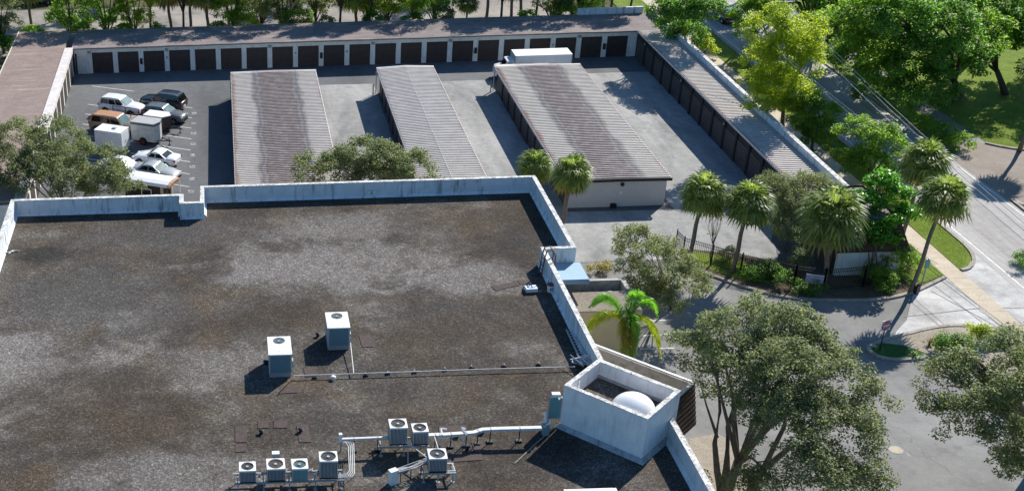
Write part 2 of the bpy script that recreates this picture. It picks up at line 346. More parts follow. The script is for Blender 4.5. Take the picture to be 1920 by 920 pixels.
struct('planting_bed', MB().prism([tuple(p) for p in bed]+[(50.3, 84.5), (45, 84.6), (43, 86.5), (40, 88.3), (36, 89.6)], -0.02, 0.09), M_MULCH)
struct('bed_lawn', MB().sheet([(35.6, 88.6), (36.9, 85.7), (38.6, 84.0), (40.4, 83.4), (41.0, 85.2), (39.3, 87.5), (36.4, 89.2)], 0.10), M_GRASS)
struct('bed_lawn', MB().sheet([(50.4, 82.4), (52.2, 83.0), (53.7, 83.9), (53.7, 90), (50.4, 90)], 0.12), M_GRASS)
kerb(smooth([(55.45, 84.6), (56.3, 85.0), (57.3, 86.3), (57.85, 88.4), (57.9, 92), (57.9, 110), (57.9, 160)], 5))
kerb([(65.9, 108.5), (65.9, 300)]); kerb(smooth([(66.0, 60), (66.0, 93.8), (66.6, 95.6), (68, 96.5), (72, 96.7), (80, 96.7)]))
kerb(smooth([(70.6, 109.3), (72.4, 107.8), (76, 106.5), (85, 106)]))
isl = smooth([(54.5, 73.2), (53.0, 75.4), (51.5, 76.3), (49.5, 76.3), (46.6, 75.4), (44.4, 74.5), (43.5, 73.9), (43.35, 73.2), (43.8, 72.5), (45.2, 72.2), (47.8, 72.6), (48.6, 72.4), (48.9, 70.8), (49.0, 69.0), (49.0, 66)])
kerb(isl)
struct('island_bed', MB().prism([tuple(p) for p in isl]+[(54.5, 66)], -0.02, 0.085), M_SAND)
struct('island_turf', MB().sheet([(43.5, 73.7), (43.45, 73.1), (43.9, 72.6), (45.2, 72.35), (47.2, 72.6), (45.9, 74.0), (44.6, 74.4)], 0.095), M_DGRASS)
# stall paint in the yard and the lot
for k in range(8):
    y = 125.6-2.93*k
    MB().sheet([(-3.8, y), (-9.6, y+2.68), (-9.6, y+2.80), (-3.8, y+0.12)], 0.006).build('stall_line', M_LINE, yard)
for k, y in enumerate([125.6-2.93*i for i in range(1, 8)]+[128.5]):
    MB().sheet([(-10.2, y+2.9), (-15, y+5.1), (-15, y+5.22), (-10.2, y+3.02)], 0.006).build('stall_line', M_LINE, yard)
def text_mesh(body, size, mat, name, ext=0.0, sx=1.0):
    cu = bpy.data.curves.new(name, 'FONT'); cu.body = body; cu.size = size; cu.extrude = ext; cu.align_x = 'CENTER'; cu.align_y = 'CENTER'
    cu.resolution_u = 2
    o = bpy.data.objects.new(name, cu); C.objects.link(o)
    me = bpy.data.meshes.new_from_object(o.evaluated_get(bpy.context.evaluated_depsgraph_get())); me.name = name
    bpy.data.objects.remove(o); me.materials.clear(); me.materials.append(mat); return me
for k, s in enumerate(['10', '11', '12', '13', '14', '15', '16', '17']):
    o = ob('stall_number', text_mesh(s, 0.75, M_LINE, 'stall_number'), yard, (-3.55, 124.0-2.85*k, 0.010), math.pi/2)
for a, b in (((1262, 600), (1205, 603)), ((1262, 626), (1205, 630)), ((1265, 653), (1200, 655)), ((1262, 575), (1215, 579))):
    p, q = at(*a), at(*b); MB().sheet([(p.x, p.y), (q.x, q.y), (q.x, q.y+0.12), (p.x, p.y+0.12)], 0.012).build('stall_line', M_LINE, lot)
for pts in ([(1360, 690), (1420, 700)], [(1780, 800), (1790, 815)], [(1700, 848), (1707, 856)]):
    p, q = at(*pts[0]), at(*pts[1]); MB().sheet([(p.x, p.y), (q.x, q.y), (q.x+0.02, q.y+0.1), (p.x+0.02, p.y+0.1)], 0.012).build('stall_line', M_LINE, lot)
mh = thing('manhole_cover', 'round pale manhole cover set in the asphalt right of the big oak', 'manhole', at(1680, 843))
MB().cyl((0, 0, 0.0), 0.42, 0.02, 24).build('frame', M_CONC, mh); MB().cyl((0, 0, 0.012), 0.34, 0.014, 24).build('lid', M_WALK, mh)

# ================================================================ STORAGE ROWS
def door_mesh(name, w, h, mat, n=8, d=0.05):
    """sectional door in the xz plane, facing -y, ribbed with real steps"""
    m = MB()
    for i in range(n):
        z0, z1 = h*i/n, h*(i+1)/n
        m.box(0, 0.0, z0+0.015, w, d, z1-0.015); m.box(0, 0.02, z1-0.015, w, d, z1+0.015 if i < n-1 else z1)
    m.box(w*0.46, -0.03, 0.75, w*0.54, 0.0, 0.8)
    return m.mesh(name, mat)
DW, DP, DH = 2.36, 2.91, 2.42
dm = door_mesh('garage_door', DW, DH, M_DOOR)
br = thing('storage_row', 'long white storage row with twenty one brown garage doors along the back of the yard', 'storage building', (0, 138, 0))
x0 = -15.24
m = MB(); m.box(-17.2, 0, 2.42, 46.3, 0.25, 3.0); m.box(-17.2, 0, 0, x0, 0.25, 2.42)
for i in range(21):
    a = x0+i*DP+DW; b = x0+(i+1)*DP if i < 20 else 46.3
    m.box(a, 0, 0, b, 0.25, 2.42)
m.box(-24.2, 5.9, 0, 49.6, 6.1, 2.9); m.box(-24.2, 0.3, 0, -24.0, 5.9, 2.9)
m.build('wall', M_WHITEWALL, br)
MB().box(-17.6, -0.28, 2.80, 46.4, 0.02, 3.06).build('fascia', M_WHITEWALL, br)
MB().box(x0, 0.2, 0, 46, 5.9, 0.02).build('floor', M_DARKWALL, br)
for i in range(21): ob('garage_door', dm, br, (x0+i*DP, 0.12, 0))
def roof_sheet(xs, ys, zf, th=0.14):
    m = MB(); nx, ny = len(xs), len(ys); vs = [(x, y, zf(x, y)) for y in ys for x in xs]; k = len(vs)
    vs += [(x, y, z-th) for x, y, z in vs]; fs = []
    for j in range(ny-1):
        for i in range(nx-1):
            a = j*nx+i; fs += [(a, a+1, a+nx+1, a+nx), (k+a, k+a+nx, k+a+nx+1, k+a+1)]
    for i in range(nx-1):
        fs += [(i, k+i, k+i+1, i+1)]; a = (ny-1)*nx+i; fs += [(a, a+1, k+a+1, k+a)]
    for j in range(ny-1):
        a = j*nx; fs += [(a, a+nx, k+a+nx, k+a)]; a = j*nx+nx-1; fs += [(a, k+a, k+a+nx, a+nx)]
    return m.add(vs, fs)
rr = random.Random(3)
xs = [-17.4+i*1.6 for i in range(41)]; ys = [-0.5, 1.2, 2.9, 4.6, 6.2]
jit = {}
roof_sheet(xs, ys, lambda x, y: 3.12+0.015*y+jit.setdefault((x, y), rr.uniform(-.02, .02))).build('roof', M_TAR, br)
MB().box(41.0, 5.9, 3.2, 48.6, 6.2, 3.95).build('parapet', M_PARA, br)
MB().box(-16.85, -0.04, 0.0, -15.9, 0.06, 2.1).build('service_door', M_LIGHT, br)
MB().box(-17.15, -0.03, 0, -16.95, 0.03, 2.35).build('door_jamb', M_DARKWALL, br)
for k in (0, 3, 7, 11, 14, 19):
    x = x0+k*DP-DP+DW+0.28
    MB().box(x-0.2, -0.22, 2.45, x+0.2, 0.0, 2.62).box(x-0.16, -0.2, 2.36, x+0.16, -0.05, 2.45).build('wall_light', M_GREY, br)
for k in (2, 9, 15, 20):
    x = x0+k*DP-DP+DW+0.28
    MB().box(x-0.14, -0.18, 0.95, x+0.14, 0, 1.6).box(x-0.1, -0.2, 1.1, x+0.1, -0.17, 1.45).build('extinguisher_box', M_DARKWALL, br)
for k in (3, 8, 10, 18):
    x = x0+k*DP-DP+DW+0.28; MB().box(x-0.11, -0.02, 1.5, x+0.11, 0, 1.75).build('unit_plate', M_GREY, br)
# wing on the left
wg = thing('storage_wing', 'storage wing with flat brown roof and bright white edge band beside the parked cars', 'storage building', (-24.2, 96.2, 0))
MB().box(0.15, 0.15, 0, 6.8, 41.5, 2.69).build('wall', M_WHITEWALL, wg)
roof_sheet([0, 1.6, 3.2, 4.8, 6.05], [i*1.6 for i in range(31)]+[48.3], lambda x, y: 3.15+rr.uniform(-.015, .015)).build('roof', M_TARW, wg)
MB().box(6.06, -0.03, 2.7, 6.95, 41.3, 3.24).build('fascia', M_LIGHT, wg)
MB().box(-0.08, 0, 2.95, 0.0, 48.2, 3.22).build('roof_edge', M_LIGHT, wg)
for i in range(13): ob('garage_door', dm, wg, (6.83, 1.2+i*3.05, 0), math.pi/2)
# corrugated rows
def rib_roof(m, x0, x1, y0, y1, z, ridge, pitch=0.41, hgt=0.12, th=0.05):
    xm = (x0+x1)/2; n = int((y1-y0)/pitch); prof = []
    for i in range(n+1):
        y = y0+i*pitch
        for dy, dz in ((0, 0), (0.16, 0), (0.19, hgt), (0.32, hgt), (0.36, 0)):
            if y+dy <= y1: prof.append((y+dy, dz))
    cols = [(x0, z), (xm, z+ridge), (x1, z)] if ridge else [(x0, z), (x1, z)]
    for (xa, za), (xb, zb) in zip(cols[:-1], cols[1:]):
        k = len(m.v); n2 = len(prof)
        m.add([(xa, y, za+dz) for y, dz in prof]+[(xb, y, zb+dz) for y, dz in prof], [(i, n2+i, n2+i+1, i+1) for i in range(n2-1)])
    return m
def storage_block(label, x0, x1, y0, y1, eave, ridge, mat, nd, front):
    t = thing('storage_block', label, 'storage building', (0, 0, 0), 0, 'ribbed roof storage blocks in the yard'); ov = 0.3
    m = MB(); a, b = x0+ov, x1-ov
    m.box(a, y0+0.3, 0, a+0.2, y1-0.25, eave-0.25); m.box(b-0.2, y0+0.3, 0, b, y1-0.25, eave-0.25)
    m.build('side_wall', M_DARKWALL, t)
    zz = eave+ridge-0.08
    MB().add([(a, y0+0.1, 0), (b, y0+0.1, 0), (b, y0+0.1, eave-0.1), ((a+b)/2, y0+0.1, zz), (a, y0+0.1, eave-0.1), (a, y0+0.3, 0), (b, y0+0.3, 0), (b, y0+0.3, eave-0.1), ((a+b)/2, y0+0.3, zz), (a, y0+0.3, eave-0.1)],
             [(0, 1, 2, 3, 4), (9, 8, 7, 6, 5), (1, 6, 7, 2), (0, 4, 9, 5)]).build('end_wall', front, t)
    MB().box(a+0.2, y1-0.3, 0, b-0.2, y1-0.15, eave-0.1).build('end_wall', front, t)
    r = rib_roof(MB(), x0, x1, y0, y1, eave, ridge).build('roof', mat, t)
    q = MB(); q.box(x0-0.06, y0-0.05, eave-0.2, x0, y1+0.05, eave+0.03); q.box(x1, y0-0.05, eave-0.2, x1+0.06, y1+0.05, eave+0.03)
    q.build('eave_trim', M_LIGHT, t)
    xm = (x0+x1)/2
    for yy, mt, hh in ((y0, M_DARKWALL, 0.16), (y1, M_LIGHT, 0.1)):
        q = MB()
        for xa, za, xb, zb in ((x0-0.06, eave, xm, eave+ridge), (xm, eave+ridge, x1+0.06, eave)):
            o = -0.1 if yy == y0 else 0.0; w = 0.1 if yy == y0 else 0.42
            q.add([(xa, yy+o-0.3*(w > 0.2), za-hh), (xb, yy+o-0.3*(w > 0.2), zb-hh), (xb, yy+o+0.1, zb-hh), (xa, yy+o+0.1, za-hh), (xa, yy+o-0.3*(w > 0.2), za+0.095), (xb, yy+o-0.3*(w > 0.2), zb+0.095), (xb, yy+o+0.1, zb+0.095), (xa, yy+o+0.1, za+0.095)],
                  [(4, 5, 6, 7), (0, 1, 5, 4), (2, 3, 7, 6), (1, 2, 6, 5), (3, 0, 4, 7)])
        q.build('end_trim', mt, t)
    if ridge > 0.1: MB().ring([(xm, y0+0.1, eave+ridge+0.04), (xm, y1-0.5, eave+ridge+0.03)], 0.05, 6).build('ridge_cap', mat, t)
    dp = (y1-y0-0.8)/nd
    for i in range(nd):
        y = y0+0.4+i*dp
        ob('garage_door', SD, t, (a-0.06, y+dp-0.18, 0), -math.pi/2); ob('garage_door', SD, t, (b+0.06, y+0.18, 0), math.pi/2)
        MB().box(a-0.14, y-0.18, 0, a, y+0.18, eave-0.3).build('pilaster', M_DARKWALL, t)
    # downpipe and bollard at the back corner
    MB().ring([(x0-0.1, y1-0.4, eave-0.15), (x0-0.12, y1-0.4, 0.02)], 0.05, 6).build('downpipe', M_LIGHT, t)
    return t
SD = door_mesh('garage_door', 2.64, 2.2, M_DOOR2, 6, 0.05)
A = storage_block('left ribbed storage block beside the parked cars, grey roof with a weathered mauve band', 0.4, 9.35, 98.5, 128.8, 2.6, 0.06, M_RA, 10, M_WHITEWALL)
B = storage_block('middle narrow ribbed storage block, clean pale roof with a ridge line', 15.9, 21.85, 98.5, 128.8, 2.6, 0.14, M_RB, 10, M_WHITEWALL)
Cb = storage_block('right ribbed storage block with pale end wall and mauve stained roof', 28.35, 37.3, 97.95, 128.3, 2.5, 0.06, M_RC, 10, simple('pale grey end wall', (0.60, 0.575, 0.56), 0.9, 0.08, 0.8, local=False))
MB().cyl((33.2, 97.98, 2.1), 0.16, 0.14, 12, axis='y').build('wall_lamp', M_BLK, Cb).location = (0, -0.12, 0)
MB().box(33.05, 98.0, 1.15, 33.3, 98.04, 1.4).build('notice_plate', M_WHITE, Cb)
MB().box(32.4, 97.7, 0, 32.85, 98.05, 0.35).build('meter_box', M_BLK, Cb)
MB().box(28.35, 128.3, 2.42, 34.2, 129.1, 2.52).build('roof_extension', M_RC, Cb)
for xx in (15.4, 27.9):
    g = thing('guard_post', 'thin upright guard post at the back corner of the %s storage block' % ('middle' if xx < 20 else 'right'), 'post', (xx, 127.6, 0))
    MB().ring([(0, 0, 0), (0, 0, 1.25)], 0.06, 8).build('post', M_WALK, g); MB().cyl((0, 0, 1.25), 0.06, 0.04, 8, r2=0.02).build('cap', M_WALK, g)
# side row D along the road wall
dd = thing('storage_side_row', 'long narrow storage row with dark doors and white road side parapet', 'storage building', (46.3, 91.0, 0))
LD = 144.1-91.0
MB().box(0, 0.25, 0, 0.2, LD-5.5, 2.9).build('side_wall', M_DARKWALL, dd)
MB().box(3.05, 0, 0, 3.35, LD, 3.75).build('parapet', M_PARA, dd)
MB().box(3.36, -0.05, 0, 3.5, LD, 3.42).build('outer_wall', simple('red brown outer wall', (0.16, 0.075, 0.055), 0.9, 0.3, 1, local=False), dd)
MB().box(3.0, -.05, 3.75, 3.4, LD+0.05, 3.8).build('coping', M_COPE, dd)
MB().add([(0, 0, 0), (3.05, 0, 0), (3.05, 0, 3.3), (1.55, 0, 3.1), (0, 0, 3.0), (0, .22, 0), (3.05, .22, 0), (3.05, .22, 3.3), (1.55, .22, 3.1), (0, .22, 3.0)],
         [(0, 1, 2, 3, 4), (9, 8, 7, 6, 5), (0, 4, 9, 5), (2, 7, 8, 3), (3, 8, 9, 4)]).build('end_wall', M_WHITEWALL, dd)
MB().add([(-0.1, -0.06, 2.0), (1.5, -0.06, 2.0), (3.4, -0.06, 2.0), (3.4, -0.06, 3.5), (1.5, -0.06, 3.25), (-0.1, -0.06, 3.1)], [(0, 1, 4, 5), (1, 2, 3, 4)]).build('end_trim', M_SHING, dd)
rib_roof(MB(), -0.15, 3.05, 0.0, LD-6.6, 3.08, 0).build('roof', M_RD, dd)
roof_sheet([-0.1, 1.5, 3.05], [LD-6.6, LD-4.5, LD-2, LD], lambda x, y: 3.14).build('roof_end', M_TAR, dd)
MB().box(-0.2, 0, 2.92, -0.15, LD-6.6, 3.12).build('eave_trim', M_LIGHT, dd)
for i in range(15):
    y = 0.9+i*3.05
    ob('garage_door', SD, dd, (-0.06, y+2.85, 0), -math.pi/2); MB().box(-0.16, y-0.2, 0, 0, y+0.2, 2.85).build('pilaster', M_DARKWALL, dd)
    if i in (2, 6, 10, 14): MB().box(-0.22, y-0.1, 2.35, -0.16, y+0.1, 2.55).build('wall_light', M_GREY, dd)

ofc = thing('office_end', 'small white office with brown mansard roof ending the side row beside the sidewalk', 'building', (45.6, 84.3, 0))
MB().box(0, 0, 0, 4.7, 6.5, 2.6).build('wall', M_WHITEWALL, ofc)
MB().box(-.05, .25, 0, -.002, 6.5, 2.55).build('painted_shade_panel', M_DARKWALL, ofc)  # dark sheet puts the side wall's shade into its colour
for i in range(2): ob('garage_door', SD, ofc, (-.11, 3.25+i*3.05, 0), -math.pi/2)
m = MB(); A0, A1 = [(-.45, -.45), (5.1, -.45), (5.1, 6.6), (-.45, 6.6)], [(.35, .5), (4.3, .5), (4.3, 6.6), (.35, 6.6)]
for k in range(7):
    f0, f1 = k/7, (k+1)/7; z0, z1 = 2.3+2.2*f0, 2.3+2.2*f1+.03
    q0 = [(a[0]+(b[0]-a[0])*f0, a[1]+(b[1]-a[1])*f0) for a, b in zip(A0, A1)]; q1 = [(a[0]+(b[0]-a[0])*f1, a[1]+(b[1]-a[1])*f1) for a, b in zip(A0, A1)]
    m.add([(x, y, z0) for x, y in q0]+[(x+(.03 if 0 else 0), y, z1) for x, y in q1], [(0, 1, 5, 4), (1, 2, 6, 5), (2, 3, 7, 6), (3, 0, 4, 7)])
    m.box(q0[0][0]-.03, q0[0][1]-.03, z0-.03, q0[1][0]+.03, q0[0][1]+.02, z0+.02); m.box(q0[0][0]-.03, q0[0][1]+.02, z0-.03, q0[0][0]+.02, q0[3][1], z0+.02); m.box(q0[1][0]-.02, q0[0][1]+.02, z0-.03, q0[1][0]+.03, q0[3][1], z0+.02)
m.build('mansard', M_SHING, ofc); MB().sheet(A1, 4.4).build('flat_roof', M_TAR, ofc); MB().box(-.4, -.4, 2.2, 5.05, 6.55, 2.3).build('soffit', M_DARKWALL, ofc)
MB().box(3.4, -.04, .0, 4.2, 0, 2.0).build('door', M_LIGHT, ofc)
struct('sandy_bed', MB().sheet([at(*p)[:2] for p in [(1292, 822), (1345, 812), (1398, 842), (1420, 930), (1340, 960), (1300, 960)]], 0.02), M_SAND)

M_JOINT = simple('tarred joint', (.24, .23, .22), .95, .3, 3, local=False)
for p, q, w in (((1695, 594), (1835, 578), .06), ((1705, 563), (1768, 617), .04), ((1714, 560), (1778, 615), .03), ((1745, 545), (1868, 612), .05), ((1835, 578), (1922, 577), .05), ((1800, 520), (1922, 612), .05)):
    a, b = at(*p), at(*q); d = (b-a).normalized(); e = Vector((-d.y, d.x, 0))*w
    MB().sheet([(a-e)[:2], (b-e)[:2], (b+e)[:2], (a+e)[:2]], 0.021).build('joint', M_JOINT, apron)
# ================================================================ MAIN BUILDING
ZR, ZP = 5.0, 6.29
mbld = thing('main_building', 'large flat roofed building with dark gravel roof and white parapets filling the foreground', 'building', (0, 0, 0))
# inner outline of the roof (counter-clockwise from bottom left)
inn = [(-16.75, 38), (23.55, 38), (23.55, 56.2), (21.4, 58.3), (21.4, 78.4), (23.55, 78.4), (23.55, 90.55), (-2.1, 90.55), (-2.1, 87.65), (-3.98, 87.65), (-3.98, 89.15), (-16.75, 89.15)]
roof = MB().sheet(inn, ZR).build('roof_deck', MG, mbld)
def wall_run(m, a, b, nx, ny, t, z0, z1, e0=0.0, e1=0.0):
    """wall from a to b, thickness t towards (nx,ny), lengthened by e0/e1"""
    a, b = Vector(a), Vector(b); d = (b-a).normalized(); a = a-d*e0; b = b+d*e1; n = Vector((nx, ny))*t
    m.prism([tuple(a), tuple(b), tuple(b+n), tuple(a+n)], z0, z1, 0, 0)
T = 0.28
runs = [((-16.75, 38), (-16.75, 89.15), -1, 0, 0, T), ((-16.75, 89.15), (-3.98, 89.15), 0, 1, 0, 0), ((-3.98, 87.65+T), (-3.98, 89.15), 1, 0, 0, T),
        ((-3.98, 87.65), (-2.1, 87.65), 0, 1, 0, 0), ((-2.1, 87.65+T), (-2.1, 90.55), -1, 0, 0, T), ((-2.1, 90.55), (23.55, 90.55), 0, 1, 0, T),
        ((23.55, 78.4), (23.55, 90.55), 1, 0, T, 0), ((21.4, 78.4), (23.55, 78.4), 0, -1, 0, 0), ((21.4, 58.5), (21.4, 78.4), 1, 0, 0, -T), ((23.55, 38), (23.55, 57.2), 1, 0, 0, 0)]
# each run leans on the next, so the corner blocks butt
for i, (a, b, nx, ny, e0, e1) in enumerate(runs):
    m = MB(); wall_run(m, a, b, nx, ny, T, ZR-0.3, ZP-0.05, e0, e1); m.build('parapet', M_PARA, mbld)
    m = MB(); wall_run(m, (a[0]-nx*0.02, a[1]-ny*0.02), (b[0]-nx*0.02, b[1]-ny*0.02), nx, ny, T+0.04, ZP-0.05+0.002*i, ZP+0.002*i, e0, e1); m.build('coping', M_COPE, mbld)
    m = MB(); wall_run(m, (a[0]-nx*0.001, a[1]-ny*0.001), (b[0]-nx*0.001, b[1]-ny*0.001), nx, ny, T+0.002, 0.0, ZR-0.3, e0, e1); m.build('wall', M_BEIGE, mbld)
    d = (Vector(b)-Vector(a)).normalized(); A_, B_ = Vector(a), Vector(b); n_ = Vector((nx, ny))   # sloped base flashing
    q = MB(); q.add([(*A_, ZR+0.2), (*B_, ZR+0.2), (*(B_-n_*0.16), ZR+0.008), (*(A_-n_*0.16), ZR+0.008)], [(0, 1, 2, 3)])
    q.build('flashing', M_PARA, mbld)
# ---- tower at 45 degrees
u = Vector((0.7071, -0.7071)); v = Vector((0.7071, 0.7071)); ta = Vector((18.05, 58.55)); TL, TW, TZ, tt = 4.98, 3.68, 7.75, 0.22
tw = thing('roof_tower', 'white open topped stucco tower standing skewed at the roof edge', 'tower', (ta.x, ta.y, ZR), -math.pi/4)
m = MB()
h = TZ-ZR
m.box(0, 0, -0.4, TL, tt, h); m.box(0, TW-tt, -0.4, TL, TW, h); m.box(0, tt, -0.4, tt, TW-tt, h); m.box(TL-tt, tt, -0.4, TL, TW-tt, h)
m.build('wall', M_TOWER, tw)
m = MB()
for k, (a, b, c, d) in enumerate(((-.02, -.02, TL+.02, tt+.02), (-.02, TW-tt-.02, TL+.02, TW+.02), (-.02, tt+.02, tt+.02, TW-tt-.02), (TL-tt-.02, tt+.02, TL+.02, TW-tt-.02))): m.box(a, b, h, c, d, h+0.05)
m.build('coping', M_COPE, tw)
MB().sheet([(tt, tt), (TL-tt, tt), (TL-tt, TW-tt), (tt, TW-tt)], h-0.98).build('tower_deck', MG, tw)
m = MB(); m.add([(-.22, -.22, .01), (TL+.22, -.22, .01), (TL, 0, .26), (0, 0, .26), (TL+.22, TW, .01), (TL, TW, .26), (-.22, TW, .01), (0, TW, .26)], [(0, 1, 2, 3), (1, 4, 5, 2), (6, 0, 3, 7)])
m.build('flashing', simple('grey flashing', (0.42, 0.44, 0.45), 0.7, 0.3, 2, (0.06, 0.06, 0.06)), tw)
MB().box(tt+.001, tt, h-.97, TL-tt, tt+.1, h-.84).box(tt, TW-tt-.1, h-.97, TL-tt, TW-tt-.001, h-.82).build('inner_kerb', M_GREY, tw)
dome = thing('skylight_dome', 'smooth white dome sitting inside the open topped tower', 'dome', (*(ta+u*3.45+v*1.45), TZ-.97))
m = MB(); n = 32; secs = [[(1.2*math.cos(t)*math.cos(2*math.pi*k/n), 1.2*math.cos(t)*math.sin(2*math.pi*k/n), 0.12+1.0*math.sin(t)) for k in range(n)] for t in [i*math.pi/2/12 for i in range(13)]]
m.loft(secs, 0, False); m.build('shell', simple('white gelcoat', (0.86, 0.85, 0.83), 0.25, 0.04, 2), dome, smooth=True)
MB().cyl((0, 0, 0), 1.24, 0.12, 32).build('base_ring', M_GREY, dome)
rod = thing('thin_mast', 'thin white mast standing inside the tower by its left corner', 'mast', (*(ta+u*0.55+v*0.62), TZ-.98))
MB().ring([(0, 0, 0), (0, 0, 1.2)], 0.03, 6).build('rod', M_WHITE, rod); MB().cyl((0, 0, 0), 0.09, 0.03, 8).build('base_plate', M_GREY, rod)
# ---- annex on the right
ax = thing('annex', 'low tan annex with gravel roof and open pit beside the right parapet', 'building', (21.7, 73.5, 0))
AW, AD, AZt = 5.65, 4.4, 3.8
MB().box(0, 0, 0, AW, 0.2, AZt-.02).box(AW-0.2, 0.2, 0, AW, AD, AZt-.02).box(0, AD-.25, 0, AW-.2, AD, AZt-.02).build('wall', M_TAN, ax)
MB().box(0, 0.02, AZt-0.3, AW-.02, 2.7, AZt+.03).build('gravel_roof', simple('pale gravel', (0.26, 0.225, 0.175), 0.95, 0.4, 5, (0.12, .1, .08), local=False), ax)
MB().box(0, AD-.27, 3.0, AW+.02, AD+.02, AZt+.12).box(AW-.3, 2.7, 3.0, AW+.02, AD-.27, AZt+.12).build('pit_wall', simple('weathered concrete', (0.46, 0.44, 0.40), 0.9, 0.35, 1.6, (0.08, .08, .07), local=False), ax)
MB().sheet([(0, 2.6), (AW-.2, 2.6), (AW-.2, AD-.2), (0, AD-.2)], 3.05).build('pit_floor', M_DARKWALL, ax)
pv = thing('round_vent', 'white round vent cap in the annex pit', 'vent', (21.7+4.5, 73.5+3.3, 3.06))
MB().cyl((0, 0, 0), .22, .2, 16).build('neck', M_GREY, pv); MB().cyl((0, 0, .2), .42, .05, 20).cyl((0, 0, .25), .42, .1, 20, 0, .2).build('cap', M_WHITE, pv)
bx = thing('wall_unit', 'small white box unit mounted outside the right parapet above the annex', 'wall unit', (21.69, 76.5, 4.35))
MB().box(0, -.35, -.3, .55, .35, .25).build('casing', M_WHITE, bx); MB().box(.1, -.36, -.2, .45, -.35, .15).build('grille', M_GREY, bx)
cn = thing('blue_canopy', 'pale blue flat canopy slab projecting from the right parapet notch', 'canopy', (21.7, 75.55, 4.95))
MB().box(0, 0, 0, 2.45, 2.5, .24).build('slab', simple('pale blue paint', (0.26, 0.40, 0.50), .6, .08, 1), cn); MB().box(-.0, -.04, -.12, 2.49, -.0, .2).box(2.45, 0, -.12, 2.49, 2.5, .2).build('fascia', simple('blue fascia', (0.16, .27, .42), .6, .15, 1), cn)
# ---- portico behind the tower
pa = Vector((21.95, 66.75)); pl = 6.75; pw = 7.3
po = thing('portico', 'shingled portico with tan inner parapet behind the roof tower', 'portico', (pa.x, pa.y, 0), -math.pi/4)
MB().box(0, -.28, 3.3, pl, -.02, 5.45).build('parapet', simple('stained concrete band', (0.44, 0.39, 0.33), .95, .25, 1.2, (.12, .09, .06), local=False), po)
MB().box(-.02, -.13, 5.45, pl+.02, 0.02, 5.5).build('coping', M_WHITE, po)  # white strip holds the sunlit top edge in its colour
MB().box(0.02, -.40, 3.7, pl-.05, -.285, 4.75).build('inner_ledge', M_TAN, po)
MB().box(0.3, -3.2, 3.6, pl-.2, -.42, 3.75).build('portico_deck', simple('leaf litter deck', (0.10, 0.06, 0.04), 1, .5, 4, (.22, .13, .06), local=False), po)
m = MB()
for k in range(9):
    z = 2.7+k*0.31; o = 0.5*(1-(k+1)/9)
    m.box(pl+o-.02, -pw+.0, z, pl+o+.05, .0, z+.315)
m.build('shingle_slope', M_SHING, po)
MB().box(pl-.12, -pw, 2.75, pl-.03, .0, 5.35).build('slope_frame', M_DARKWALL, po)
MB().box(pl-.14, -pw, 5.49, pl+.1, -.31, 5.55).build('slope_cap', M_COPE, po)
m = MB()
for px_ in (0.8, 3.2, 5.7): m.box(px_, -1.0, 0, px_+.4, -.6, 3.6)
m.build('column', M_TAN, po)
# ================================================================ ROOF EQUIPMENT
M_FIN = simple('condenser fins', (0.085, .095, .105), .6, .25, 3); M_RIB = simple('louvre ribs', (0.44, .45, .45), .5, .12, 3)
M_PANEL = simple('unit panel', (0.20, .28, .30), .5, .1, 2); M_PANELT = simple('greenish unit panel', (0.17, .32, .32), .5, .1, 2)
M_TOP = simple('unit top', (0.80, .80, .77), .45, .1, 3, (.45, .42, .36)); M_RUST = simple('rusty guard', (0.22, .11, .06), .8, .4, 6); M_PIPE = simple('white pipe', (.62, .62, .60), .5, .2, 3)
M_GUARD = simple('fan guard', (0.05, .05, .05), .5, .3)
def fan_top(mb, w, d, r, cy, z, mi=0, n=32):
    """flat square top with a round hole centred at (0,cy)"""
    ci, sq = [], []
    for k in range(n):
        t = 2*math.pi*(k+.5)/n; c, s_ = math.cos(t), math.sin(t)
        ci.append((r*c, cy+r*s_, z))
        q = []
        if c > 1e-6: q.append((w/2)/c)
        if c < -1e-6: q.append((-w/2)/c)
        if s_ > 1e-6: q.append((d/2-cy)/s_)
        if s_ < -1e-6: q.append((-d/2-cy)/s_)
        f = min(q); sq.append((c*f, cy+s_*f, z))
    mb.add(ci+sq, [(k, n+k, n+(k+1) % n, (k+1) % n) for k in range(n)], mi)
    cs = [(w/2, d/2), (-w/2, d/2), (-w/2, -d/2), (w/2, -d/2)]
    for c in cs:   # corner slivers
        a = math.atan2(c[1]-cy, c[0]) % (2*math.pi); k = int((a/(2*math.pi)*n)-.5) % n
        mb.add([sq[k], (*c, z), sq[(k+1) % n]], [(0, 1, 2)], mi)
    mb.add([(x, y, z) for x, y, z in ci]+[(x, y, z-.1) for x, y, z in ci], [(k, (k+1) % n, n+(k+1) % n, n+k) for k in range(n)], mi)
